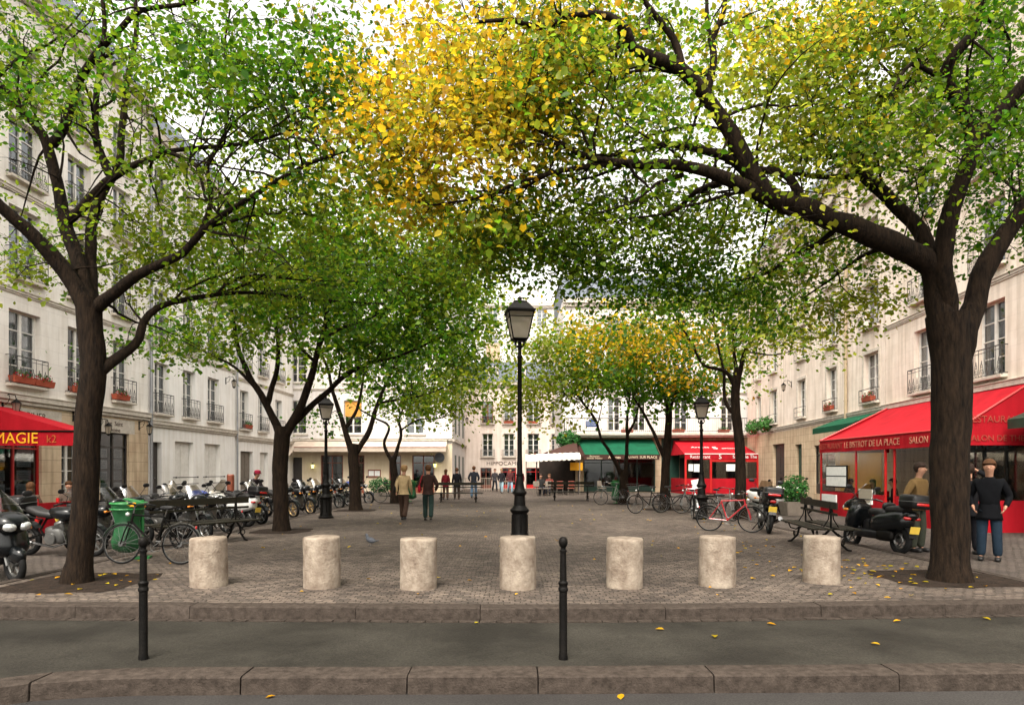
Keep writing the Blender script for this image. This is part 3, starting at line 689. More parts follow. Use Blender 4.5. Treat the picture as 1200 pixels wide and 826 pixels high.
b.build('balcony_slab', trim, BR, bevel=.01)
b = MB(); b.tube([(.05, -.85, 5.15), (13.0, -.85, 5.15)], .03, 6); b.tube([(.05, -.85, 4.26), (13.0, -.85, 4.26)], .018, 5)
for i in range(93): x = .05+i*.14; b.tube([(x, -.85, 4.16), (x, -.85, 5.15)], .011, 4)
b.tube([(.05, -.85, 5.15), (.05, 0, 5.15)], .03, 6)
for i in range(6): b.tube([(.05, -.85+.14*i, 4.16), (.05, -.85+.14*i, 5.15)], .011, 4)
b.build('balcony_railing', M['greyiron'], BR)
b = MB(); b.box2((1.5, -.9, 4.55), (2.35, -.875, 4.95)); b.box2((1.72, -.9, 4.951), (2.1, -.875, 5.08)); pl = b.build('street_plaque', mat('enamel_blue', (.02, .05, .16), .3), BR, bevel=.005)
text(pl, 'PLACE DU MARCHE', .085, (1.925, -.905, 4.84), m=M['paper'], depth=.002); text(pl, 'SAINTE CATHERINE', .085, (1.925, -.905, 4.70), m=M['paper'], depth=.002)
# ---- right row
def right_x(Y): return 12.4+.083*Y
thR = math.atan2(-1, -.083); kR = math.sqrt(1+.083**2)
def mkr(Y1, list_y, rows, **kw): return [dict(x0=(Y1-c)*kR, x1=(Y1-a)*kR, z0=za, z1=zb, cur=rb.random() < .7, **kw) for (a, c) in list_y for (za, zb) in rows]
Y1 = 25.95
ops = mkr(Y1, [(10.5, 11.7), (14.6, 15.9), (18.85, 20.2), (22.5, 23.8)], [(4.3, 6.5), (7.5, 9.5), (10.4, 12.1), (12.9, 14.4)], rail='scroll', sur=0)
ops += [dict(x0=(Y1-21)*kR, x1=(Y1-18)*kR, z0=.05, z1=2.7, t='shop', n=3), dict(x0=(Y1-17)*kR, x1=(Y1-13)*kR, z0=.05, z1=2.7, t='shop', n=3, m=M['darkgreen'])]
RA = building('cream_house', 'cream stone house on the right behind the big red restaurant awning', 'building', right_x(Y1), Y1, thR, 17.5*kR, 16, 9,
    [(-.3, 3.8, fm_tan, 'ground_floor_wall'), (3.8, 16, fm_pink, 'wall')], ops, [(4.07, .16, .15, trim), (7.1, .08, .06, trim), (16, .3, .3, trim)], roof=(2.5, 1.6, M['slate']))
Y1 = 45.8
ops = mkr(Y1, [(26.5, 27.8), (30.6, 31.8), (34.6, 35.8), (39.3, 40.6), (42.6, 43.6)], [(4.35, 6.35), (7.4, 9.2), (10.2, 11.8), (12.7, 14.1)], rail='plain', sur=1, rh=.55)
ops += [dict(x0=(Y1-40.2)*kR, x1=(Y1-38)*kR, z0=.0, z1=3.1, t='door'), dict(x0=(Y1-36.2)*kR, x1=(Y1-35.2)*kR, z0=.0, z1=2.95, t='door', m=M['darkgreen']),
        dict(x0=(Y1-33.4)*kR, x1=(Y1-30.8)*kR, z0=.4, z1=2.8, t='shop', n=2)]
RB = building('tan_stone_house', 'old tan and pink stone house on the right with small balconies and a long drainpipe', 'building', right_x(Y1), Y1, thR, 19.8*kR, 15.2, 9,
    [(-.3, 3.8, fm_tan, 'ground_floor_wall'), (3.8, 15.2, fm_pink, 'wall')], ops, [(4.05, .1, .10, trim), (15.2, .3, .3, trim)], roof=(2.5, 1.6, M['slate']))
b = MB(); b.box2(((Y1-30.2)*kR, -.02, .0), ((Y1-26.2)*kR, -.003, 3.3)); b.build('painted_panel', M['yellowwall'], RB)
b = MB(); xx = (Y1-29.4)*kR; b.tube([(xx, -.1, 3.5), (xx, -.1, 15)], .07, 8)
for z in (4.6, 7, 9.4, 12): b.lathe([(.085, z), (.085, z+.06)], 8, (xx, -.1, 0))
b.build('drainpipe', mat('pipe_paint', (.42, .33, .22), .6), RB)

# ---- wall lanterns on scroll brackets
def wall_lamp_proto():
    r = empty('wall_lantern', cat='lantern', group='iron lanterns on the facades')
    b = MB(); b.tube([(0, 0, .12), (0, -.25, .3), (0, -.5, .25), (0, -.55, .1)], .016, 6); b.tube([(0, 0, -.15), (0, -.2, -.05), (0, -.3, .15), (0, -.25, .3)], .012, 5); b.box((0, -.01, 0), (.08, .03, .45)); b.build('bracket', M['iron'], r)
    b = MB(); b.lathe([(.02, .12), (.05, .08), (.17, -.02), (.18, -.05)], 6, (0, -.55, 0)); b.lathe([(.07, -.42), (.10, -.40), (.08, -.44), (.02, -.5)], 6, (0, -.55, 0))
    for j in range(6):
        a = 2*PI*(j+.5)/6; b.tube([(.165*math.cos(a), -.55+.165*math.sin(a), -.05), (.09*math.cos(a), -.55+.09*math.sin(a), -.41)], .009, 4)
    b.build('lantern_frame', M['iron'], r, smooth=30)
    b = MB(); b.lathe([(.155, -.05), (.085, -.40)], 6, (0, -.55, 0)); b.build('lamp_glass', M['lampglass'], r)
    return r
wl = wall_lamp_proto(); wl.scale = (.78,)*3
nL, nR = thL, thR
place(wl, (left_x(34.2), 34.2, 6.15), nL, 'iron lantern on a bracket high on the white house at left')
place(wl, (left_x(26.6), 26.6, 3.35), nL, 'iron lantern at the corner beside the rue saint lettering')
place(wl, (left_x(22.75), 22.75, 3.42), nL, 'iron lantern just beyond the big red awning on the left')
place(wl, (left_x(24.0), 24.0, 3.2), nL, 'iron lantern partly behind the nearest left tree trunk')
place(wl, (left_x(19.7), 19.7, 3.6), nL, 'iron lantern above the red awning near the left photo edge')
place(wl, (right_x(36.8), 36.8, 6.3), nR, 'iron lantern on a bracket high on the tan house at right')
place(wl, (-3.95, 52, 5.6), PI/2, 'small lantern hanging over the lane at the cafe corner')
# ---- flower boxes
def flower_proto(w_, nm, fcol):
    r = empty(nm, cat='flower box', group='flower boxes on window sills and balconies')
    b = MB()
    b.add([(-w_/2, -.09, 0), (w_/2, -.09, 0), (w_/2, .09, 0), (-w_/2, .09, 0), (-w_/2-.03, -.12, .2), (w_/2+.03, -.12, .2), (w_/2+.03, .12, .2), (-w_/2-.03, .12, .2)], [(3, 2, 1, 0), (0, 1, 5, 4), (1, 2, 6, 5), (2, 3, 7, 6), (3, 0, 4, 7), (4, 5, 6, 7)])
    b.build('planter', M['terracotta'], r, bevel=.008)
    leaf_blob('foliage', r, (0, -.02, .26), (w_/2, .15, .15), int(170*w_), .06, [(.04, .13, .03), (.07, .18, .04)]+([fcol] if fcol else []))
    return r
def leaf_mesh_arrays(P, Nn, size, cols, near=True):
    """P (n,3), Nn (n,3) normals, size (n,), cols (n,3) -> verts, faces, colours"""
    n = len(P); rg = np.random.default_rng(n)
    a = rg.normal(size=(n, 3)); t = a-(a*Nn).sum(1)[:, None]*Nn; t /= np.linalg.norm(t, axis=1)[:, None]+1e-9; bt = np.cross(Nn, t)
    s = size[:, None]
    if near:
        loc = [(-.5, 0, 0), (-.15, .36, .10), (.2, .30, .09), (.58, 0, -.06), (.2, -.30, .09), (-.15, -.36, .10)]; q = [(0, 3, 2, 1), (0, 5, 4, 3)]
    else:
        loc = [(-.5, 0, 0), (0, .36, .07), (.5, 0, 0), (0, -.36, .07)]; q = [(0, 1, 2, 3)]
    k = len(loc); V = np.empty((n, k, 3))
    for i, (u, v, h) in enumerate(loc): V[:, i] = P+(t*u+bt*v+Nn*h)*s
    base = (np.arange(n)*k)[:, None, None]; Fc = (np.array(q)[None]+base).reshape(-1, 4)
    return V.reshape(-1, 3), Fc, np.repeat(cols, k, axis=0)
def leaves_object(name, parent, P, Nn, size, cols, m, near=True):
    V, Fc, Cc = leaf_mesh_arrays(P, Nn, size, cols, near)
    me = bpy.data.meshes.new(name); nf = len(Fc)
    me.vertices.add(len(V)); me.vertices.foreach_set('co', V.astype(np.float32).ravel())
    me.loops.add(nf*4); me.loops.foreach_set('vertex_index', Fc.astype(np.int32).ravel())
    me.polygons.add(nf); me.polygons.foreach_set('loop_start', (np.arange(nf)*4).astype(np.int32)); me.polygons.foreach_set('loop_total', np.full(nf, 4, np.int32))
    me.update(calc_edges=True); me.validate()
    ca = me.color_attributes.new('leafcol', 'FLOAT_COLOR', 'POINT'); c4 = np.ones((len(V), 4), np.float32); c4[:, :3] = Cc; ca.data.foreach_set('color', c4.ravel())
    me.materials.append(m); return link(name, me, parent)
def leaf_blob(name, parent, c, r_, n, size, cols, m=None):
    rg = np.random.default_rng(n*13+int(abs(c[0])*10)); u = rg.normal(size=(n, 3)); u /= np.linalg.norm(u, axis=1)[:, None]
    rad = rg.uniform(.35, 1.08, n)**.6; P = np.array(c)+u*rad[:, None]*np.array(r_)
    Nn = u+rg.normal(size=(n, 3))*.6; Nn /= np.linalg.norm(Nn, axis=1)[:, None]
    cl = np.array(cols)[rg.integers(0, len(cols), n)]*rg.uniform(.7, 1.3, n)[:, None]
    return leaves_object(name, parent, P, Nn, size*rg.uniform(.7, 1.3, n), cl, m or M['plant'])
fa = flower_proto(.8, 'flower_box', (.5, .03, .05)); fb_ = flower_proto(.75, 'green_flower_box', None)
place(fa, (left_x(20.3)+.14, 20.3, 4.22), nL, 'red planter on the nearest left window, closer of two')
place(fa, (left_x(21.1)+.14, 21.15, 4.22), nL, 'red planter with trailing leaves on the nearest left window, farther of two')
place(fa, (left_x(23)+.14, 22.9, 4.22), nL, 'planter in the window just left of the near left tree trunk')
place(fa, (left_x(25.3)+.14, 25.2, 4.22), nL, 'planter of red geraniums on the third left window')
place(fb_, (left_x(36.5)+.14, 36.6, 3.85), nL, 'green planter on a first floor window of the narrow white house')
place(fa, (fx(624.5, FY), FY-.12, fz(537, FY)+.12), 0, 'red planter under a lower window of the street end building')
place(fb_, (fx(624.5, FY), FY-.12, fz(498, FY)+.12), 0, 'green planter under an upper window of the street end building')
place(fa, (fx(596, FY), FY-.12, fz(498, FY)+.12), 0, 'reddish planter under the upper window left of the lamp post')
place(fa, (right_x(27.1)-.14, 27.1, 4.36), nR, 'terracotta planter on the first window beyond the red awning at right')
place(fa, (right_x(31.2)-.14, 31.2, 4.36), nR, 'terracotta planter on the window beyond the drainpipe at right')
place(fa, (fx(795, 46.3), 46.3, 4.17), 0, 'red flower box standing on the long balcony behind the railing')
place(fb_, (fx(848, 46.3), 46.3, 4.17), 0, 'green flower box on the long balcony near its right end')
place(fa, (fx(735, 46.3), 46.3, 4.17), 0, 'small flower box on the balcony behind the tree limbs')
for i, (yy, lb) in enumerate(((43.3, 'bushy green basket on the ledge above the red restaurant tent'), (40.6, 'bushy green basket on the ledge above the dark gateway at right'))):
    r = empty('plant_basket', (right_x(yy)-.3, yy, 4.0), 0, lb, 'plant', 'green baskets on the right hand ledge')
    leaf_blob('foliage', r, (0, 0, .35), (.5, .5, .48), 420, .13, [(.05, .16, .03), (.08, .22, .05)])
    b = MB(); b.lathe([(.12, -.02), (.2, .2)], 10); b.build('pot', M['terracotta'], r)
# ------------------------------------------------------------------ stone bollards and iron posts
def bollard_mesh(seed):
    r3 = random.Random(seed); b = MB(); n = 28; prof = [(.262, -.02), (.262, .03), (.264, .2), (.262, .45), (.260, .64), (.258, .668), (.248, .682), (.15, .692), (.05, .696)]
    off = Vector((r3.uniform(0, 50), r3.uniform(0, 50), 0)); vs = []
    for (rr, z) in prof:
        for j in range(n):
            a = 2*PI*j/n; v = Vector((rr*math.cos(a), rr*math.sin(a), z)); k = 1+.03*mnoise.noise(v*4+off)
            vs.append((v.x*k, v.y*k, z+.012*mnoise.noise(v*6+off)))
    fs = [(i*n+j, i*n+(j+1) % n, (i+1)*n+(j+1) % n, (i+1)*n+j) for i in range(len(prof)-1) for j in range(n)]+[tuple((len(prof)-1)*n+j for j in range(n))]
    b.add(vs, fs); return b.mesh('stone_bollard', M['stonebol'], smooth=60)
bl = ['stone bollard leftmost of the seven, beside the left bench', 'stone bollard second from the left, nearest the two strolling walkers side', 'stone bollard third from the left, below the walking couple',
      'stone bollard directly in front of the central lamp post', 'stone bollard just right of the slim iron post', 'stone bollard second from the right end of the row', 'stone bollard rightmost, in front of the right bench']
for i, (px_, py_) in enumerate(((241, 690), (375, 691.5), (489, 693), (607, 693), (733, 691.5), (843, 690), (966, 686))):
    p = G(px_, py_-3); o = link('stone_bollard', bollard_mesh(i), None, (p.x, p.y+.1, 0)); o.rotation_euler = (R(rnd.uniform(-1, 1)), R(rnd.uniform(-1.2, 1.2)), i)
    o.scale = (.94+.02*((i*3)%3), .95, (.97, 1.0, .98, 1.01, .97, .99, .95)[i]); tag(o, bl[i], 'bollard', 'stone bollards along the front of the square')
def post_mesh():
    b = MB(); b.lathe([(.055, -.02), (.055, .03), (.048, .05), (.047, .62), (.058, .63), (.058, .65), (.05, .66), (.05, .68), (.058, .69), (.058, .705), (.043, .72), (.036, .98), (.045, .985), (.045, 1.0), (.03, 1.01), (.03, 1.025), (.045, 1.04), (.055, 1.07), (.05, 1.10), (.03, 1.12), (.0, 1.127)], 16)
    return b.mesh('iron_post', M['iron'], smooth=40)
pm_ = post_mesh()
for (px_, lb) in ((168, 'slim black iron post on the pavement in front of the left bollard'), (660, 'slim black iron post on the pavement right of the central lamp')):
    p = G(px_, 772, ZS); p_o = link('iron_post', pm_, None, p); p_o.scale = (.78, .78, 1.0); tag(p_o, lb, 'post', 'slim iron posts on the pavement')

# ------------------------------------------------------------------ street lamps
def street_lamp(x, y, Ht, label, lant=.62, rot=.2):
    r = empty('street_lamp', (x, y, 0), rot, label, 'street lamp', 'cast iron street lamps')
    b = MB(); k = Ht/5.4; q = min(.82, k*1.12)
    b.lathe([(.30*q, 0), (.30*q, .06), (.25*q, .09), (.24*q, .16), (.215*q, .2), (.205*q, .62), (.25*q, .66), (.26*q, .70), (.22*q, .74), (.16*q, .80), (.145*q, 1.02), (.19*q, 1.06), (.195*q, 1.1), (.15*q, 1.14), (.12*q, 1.25), (.085*q, 1.45), (.10*q, 1.47), (.10*q, 1.5)], 16)
    for j in range(8):
        a = 2*PI*j/8; b.tube([(.2*q*math.cos(a), .2*q*math.sin(a), .2), (.195*q*math.cos(a), .195*q*math.sin(a), .6)], .025, 5)
        b.blob((.12*q*math.cos(a), .12*q*math.sin(a), .92), (.05, .05, .2), 1, None, 6, 5)
    b.build('base', M['iron'], r, smooth=35)
    zt = Ht-.95*lant/.62; b = MB(); prof = [(.082*q, 1.48), (.066*q, 1.9), (.058*q, zt-.35), (.075*q, zt-.33), (.075*q, zt-.29), (.05*q, zt-.27), (.045*q, zt-.12), (.09*q, zt-.10), (.09*q, zt-.07), (.05*q, zt-.04), (.05*q, zt+.02)]
    b.lathe(prof, 14)
    for j in range(4):
        a = PI/4+PI/2*j; c, s = math.cos(a), math.sin(a); b.tube([(.05*c, .05*s, zt-.1), (.16*c*q, .16*s*q, zt-.05), (.2*c*lant, .2*s*lant, zt+.07)], .013, 5)
    b.build('pole', M['iron'], r, smooth=35)
    h = lant; z0 = zt+.04; rt, rbm = lant*.62, lant*.36    # corner radii of the square lantern
    L_ = empty('lantern', (0, 0, z0)); L_.parent = r
    def sq(rr, z): return [(rr*math.cos(PI/4+PI/2*j), rr*math.sin(PI/4+PI/2*j), z) for j in range(4)]
    A, B = sq(rbm, .04), sq(rt, h*.98); b = MB()
    for j in range(4):
        b.tube([A[j], B[j]], .016, 4); b.tube([A[j], A[(j+1) % 4]], .016, 4); b.tube([B[j], B[(j+1) % 4]], .020, 4)
        m0 = Vector(A[j]).lerp(Vector(B[j]), .80); m1 = Vector(A[(j+1) % 4]).lerp(Vector(B[(j+1) % 4]), .80); b.tube([m0, m1], .011, 4)
    b.lathe([(rbm*.75, .0), (rbm*.98, .03), (rbm*.98, .05)], 4)
    b.build('frame', M['iron'], L_)
    b = MB(); A, B = sq(rbm-.012, .05), sq(rt-.014, h*.97)
    for j in range(4): b.quad(A[j], A[(j+1) % 4], B[(j+1) % 4], B[j])
    b.build('glass', M['lampglass'], L_)
    b = MB(); b.lathe([(rt*1.12, h*.98), (rt*1.14, h*1.04), (rt*.98, h*1.08), (rt*.62, h*1.30), (rt*.55, h*1.32), (rt*.55, h*1.36), (rt*.3, h*1.40), (rt*.16, h*1.42), (rt*.14, h*1.47), (rt*.2, h*1.49), (rt*.1, h*1.53), (.0, h*1.57)], 4)
    b.build('roof', M['iron'], L_)
    b = MB(); b.lathe([(.03, .05), (.03, .25), (.05, .27), (.06, .36), (.03, .43), (0, .45)], 10); b.build('bulb_holder', M['white'], L_, smooth=40)
    return r
p = G(609, 634); street_lamp(p.x, p.y, 5.4, 'tall black cast iron lamp post standing in the centre of the square', .64, 0.12)
p = G(382, 607); street_lamp(p.x, p.y, 3.95, 'black lamp post among the motorcycles on the left side', .50, .3)
p = G(822, 608); street_lamp(p.x, p.y, 3.95, 'black lamp post with bicycles against it in front of the red tent', .50, -.2)

# ------------------------------------------------------------------ benches
def bench_proto():
    r = empty('bench', cat='bench', group='double sided slatted benches')
    L_ = 2.4
    b = MB(); b.box((0, 0, .90), (L_, .035, .14)); b.box((0, 0, .735), (L_, .03, .05)); b.build('backrest', M['benchgreen'], r, bevel=.006)
    for s in (-1, 1):
        b = MB()
        for y, wd in ((.12, .10), (.25, .12), (.385, .12)): b.box((0, s*y, .45), (L_, wd, .03))
        b.build('seat', M['benchgreen'], r, bevel=.006)
    for x in (-L_/2+.35, L_/2-.35):
        b = MB(); b.tube([(x, 0, .42), (x, 0, .97)], .02, 6)
        b.tube([(x, -.44, .43), (x, .44, .43)], .018, 5)
        for s in (-1, 1):
            b.tube([(x, s*.02, .42), (x, s*.14, .30), (x, s*.17, .16), (x, s*.30, .03), (x, s*.38, .01)], .024, 6)
            b.tube([(x, s*.36, .42), (x, s*.32, .32), (x, s*.2, .28), (x, s*.13, .34)], .015, 5)
            b.ring(.055, .012, (x, s*.24, .19), 12, 4)
            vs = [(x, s*.05, .62), (x, s*.16, .47)]; b.tube([(x, s*.01, .9), (x, s*.05, .62), (x, s*.14, .47)], .013, 5)
        b.build('leg', M['iron'], r, smooth=40)
    return r
bp_ = bench_proto()
place(bp_, (-6.72, 14.45, 0), math.atan2(1.25, .7), 'dark slatted double bench behind the leftmost stone bollard')
place(bp_, (6.38, 13.9, 0), math.atan2(-2.4, -.35), 'dark slatted double bench behind the rightmost stone bollard')
place(bp_, (-2.62, 32.6, 0), 0, 'far slatted bench with people standing behind it')
place(bp_, (3.05, 34.4, 0), 0, 'far slatted bench in front of the covered cafe terrace')

# ------------------------------------------------------------------ two-wheelers
def wheel(parent, x, r_, rimm, tw=.055, spokes='alloy', name='wheel'):
    t = MB(); t.ring(r_-tw*.75, tw*.75, (0, 0, 0), 30, 8, sy=.9); w_ = t.build(name, M['rubber'], parent, smooth=60, loc=(x, 0, r_))
    b = MB(); b.ring(r_-tw*1.45, tw*.32, (0, 0, 0), 30, 6); b.lathe([(.045, -.05), (.045, .05)], 10, (0, 0, 0), Matrix.Rotation(PI/2, 3, 'X'))
    if spokes == 'alloy':
        for i in range(5):
            a = 2*PI*i/5+.3; c, s = math.cos(a), math.sin(a); rr = r_-tw*1.4
            b.tube([(.04*c, 0, .04*s), (rr*c, 0, rr*s)], [.022, .014], 5)
        b.ring(r_*.42, .012, (0, .05, 0), 20, 4)
    else:
        for i in range(20):
            a = 2*PI*i/20; c, s = math.cos(a), math.sin(a); rr = r_-tw*1.3; a2 = a+(.5 if i % 2 else -.5)
            b.tube([(.03*math.cos(a2), .02*(-1)**i, .03*math.sin(a2)), (rr*c, 0, rr*s)], .0025 if tw < .04 else .004, 3)
    b.build('rim', rimm, w_, smooth=50); return w_
def arc(cx, cz, rr, a0, a1, n=8, y=0): return [(cx+rr*math.cos(R(a0+(a1-a0)*i/n)), y, cz+rr*math.sin(R(a0+(a1-a0)*i/n))) for i in range(n+1)]
def strip(b, pts, wd, th=.008):
    for p, q in zip(pts, pts[1:]):
        p, q = Vector(p), Vector(q); dd = (q-p).normalized(); nn = dd.cross(Vector((0, 1, 0)))*th; y = Vector((0, wd/2, 0))
        b.add([p-y, p+y, q+y, q-y, p-y+nn, p+y+nn, q+y+nn, q-y+nn], [(0, 1, 2, 3), (7, 6, 5, 4), (0, 4, 5, 1), (2, 6, 7, 3), (1, 5, 6, 2), (0, 3, 7, 4)])
def bars(r, x, z, wd=.38, mir=True, m='iron'):
    h = MB(); h.tube([(x-.16, -wd, z-.02), (x-.08, -wd*.7, z+.02), (x, -.1, z), (x, .1, z), (x-.08, wd*.7, z+.02), (x-.16, wd, z-.02)], .014, 6)
    for s in (-1, 1):
        h.tube([(x-.08, s*wd*.72, z+.018), (x-.165, s*(wd+.01), z-.022)], .021, 6); h.tube([(x-.03, s*wd*.5, z), (x-.10, s*wd*.95, z-.01)], .007, 4)
    ho = h.build('handlebar', M[m], r, smooth=50)
    if mir:
        for s in (-1, 1):
            b = MB(); b.tube([(x-.05, s*wd*.55, z+.02), (x+.03, s*wd*.7, z+.14), (x, s*(wd*.95), z+.22)], .007, 4)
            b.blob((x, s*wd*1.0, z+.25), (.03, .15, .09), .8); b.build('mirror', M['blackplastic'], ho, smooth=50)
    return ho
def top_case(r, x, z, m='blackplastic', wd=.46):
    b = MB(); b.blob((x, 0, z), (.44, wd, .28), .35, None, 20, 10); t = b.build('top_case', M[m], r, smooth=50)
    b = MB(); b.blob((x, 0, z-.0), (.452, wd+.012, .03), .35, None, 20, 6); b.build('case_band', M['silver'], t, smooth=50)
    b = MB(); b.blob((x-.19, 0, z-.05), (.08, wd*.7, .06), .5); b.build('reflector', M['tail'], t, smooth=50)
def motorcycle(name='motorcycle', paint='blackpaint', rim='alloy', case=False, screen=True, cover=None, spk='alloy'):
    r = empty(name, cat='motorcycle', group='motorcycles and scooters parked around the square')
    wheel(r, .72, .31, M[rim], .06, spk); wheel(r, -.70, .31, M[rim], .072, spk)
    b = MB()
    for s in (-1, 1): b.tube([(.72, s*.09, .31), (.56, s*.09, .66)], .026, 6); b.tube([(.56, s*.09, .66), (.42, s*.09, .98)], .020, 6)
    b.box((.44, 0, .93), (.07, .24, .04)); b.build('fork', M['chrome'], r, smooth=50)
    b = MB(); strip(b, arc(.72, .31, .345, 25, 150), .12); b.build('front_mudguard', M[paint], r)
    b = MB(); strip(b, arc(-.70, .31, .36, 40, 150), .17); b.build('rear_mudguard', M['blackplastic'], r)
    b = MB(); b.tube([(.42, 0, .88), (.2, 0, .72), (.15, 0, .3), (-.25, 0, .25), (-.4, 0, .5), (-.25, 0, .72), (.2, 0, .8)], .022, 6)
    for s in (-1, 1): b.tube([(-.35, s*.1, .42), (-.70, s*.1, .31)], .022, 6); b.tube([(-.70, s*.12, .33), (-.48, s*.13, .68)], .028, 7)
    b.tube([(-.25, .1, .72), (-.85, .08, .82)], .016, 5); b.tube([(-.25, -.1, .72), (-.85, -.08, .82)], .016, 5)
    b.build('frame', M['iron'], r, smooth=50)
    b = MB(); b.blob((0, 0, .42), (.44, .32, .34), .45); b.blob((.1, 0, .58), (.2, .26, .24), .4, Matrix.Rotation(R(-20), 3, 'Y'))
    for i in range(6): b.box((.11+.0*i, 0, .50+.028*i), (.26, .30, .010), Matrix.Rotation(R(-20), 3, 'Y'))
    b.lathe([(.11, -.19), (.12, -.17), (.12, .17), (.11, .19)], 14, (-.05, 0, .36), Matrix.Rotation(PI/2, 3, 'X')); b.build('engine', M['alloy'], r, smooth=40)
    b = MB(); b.blob((.12, 0, .83), (.56, .32, .25), .75, Matrix.Rotation(R(7), 3, 'Y'), 18, 12, lambda v: Vector((v.x, v.y*(1+.45*v.x), v.z*(1+.3*v.x)))); b.build('tank', M[paint], r, smooth=60)
    b = MB(); b.blob((-.34, 0, .83), (.74, .27, .14), .6, Matrix.Rotation(R(6), 3, 'Y'), 16, 8, lambda v: Vector((v.x, v.y*(1+.3*v.x), v.z+(.05 if v.x < -.1 else 0)))); b.build('seat', M['seat'], r, smooth=60)
    b = MB(); b.blob((-.72, 0, .80), (.42, .2, .13), .6, Matrix.Rotation(R(12), 3, 'Y')); b.build('tail_unit', M[paint], r, smooth=60)
    b = MB(); b.blob((-.93, 0, .82), (.05, .15, .07), .6); b.build('tail_light', M['tail'], r, smooth=60)
    b = MB(); b.box((-.97, 0, .62), (.012, .19, .14), Matrix.Rotation(R(-15), 3, 'Y')); b.build('number_plate', M['plate'], r)
    b = MB(); b.tube([(.2, -.12, .5), (.28, -.14, .28), (0, -.15, .2), (-.4, -.17, .27), (-.55, -.18, .33)], .024, 7); b.tube([(-.42, -.18, .28), (-.98, -.19, .42)], [.035, .055], 9); b.build('exhaust', M['chrome'], r, smooth=50)
    b = MB(); b.blob((.56, 0, .88), (.2, .22, .2), .9, None, 14, 10); hl = b.build('headlamp', M[paint], r, smooth=60)
    b = MB(); b.blob((.645, 0, .88), (.06, .17, .17), 1, None, 14, 8); b.build('lens', M['lens'], hl, smooth=60)
    for s in (-1, 1):
        b = MB(); b.tube([(.5, s*.08, .82), (.5, s*.2, .83)], .008, 4); b.blob((.5, s*.22, .83), (.06, .07, .05), .8); b.build('indicator', M['amber'], r, smooth=50)
    bars(r, .42, 1.04, .36, True, 'iron')
    if screen:
        b = MB(); n = 6
        vs = []
        for i in range(n+1):
            a = -1+2*i/n
            for k in range(4): vs.append((.60-.10*a*a-.055*k-.01*k*k, a*(.2-.02*k), .98+.11*k))
        b.add(vs, [(i*4+k, i*4+k+1, (i+1)*4+k+1, (i+1)*4+k) for i in range(n) for k in range(3)]); b.build('windscreen', M['smoke'], r, smooth=60)
        b = MB(); b.blob((.55, 0, .97), (.28, .34, .22), .7); b.build('fairing', M[paint], r, smooth=60)
    if case: top_case(r, -.82, 1.03)
    if cover:
        b = MB(); b.blob((-.3, 0, .98), (.5, .42, .26), .7, Matrix.Rotation(R(8), 3, 'Y'), 18, 10); b.build('seat_cover', M[cover], r, smooth=60)
    b = MB(); b.tube([(-.1, .12, .3), (-.05, .3, .02)], .013, 5); b.build('kickstand', M['iron'], r)
    return r
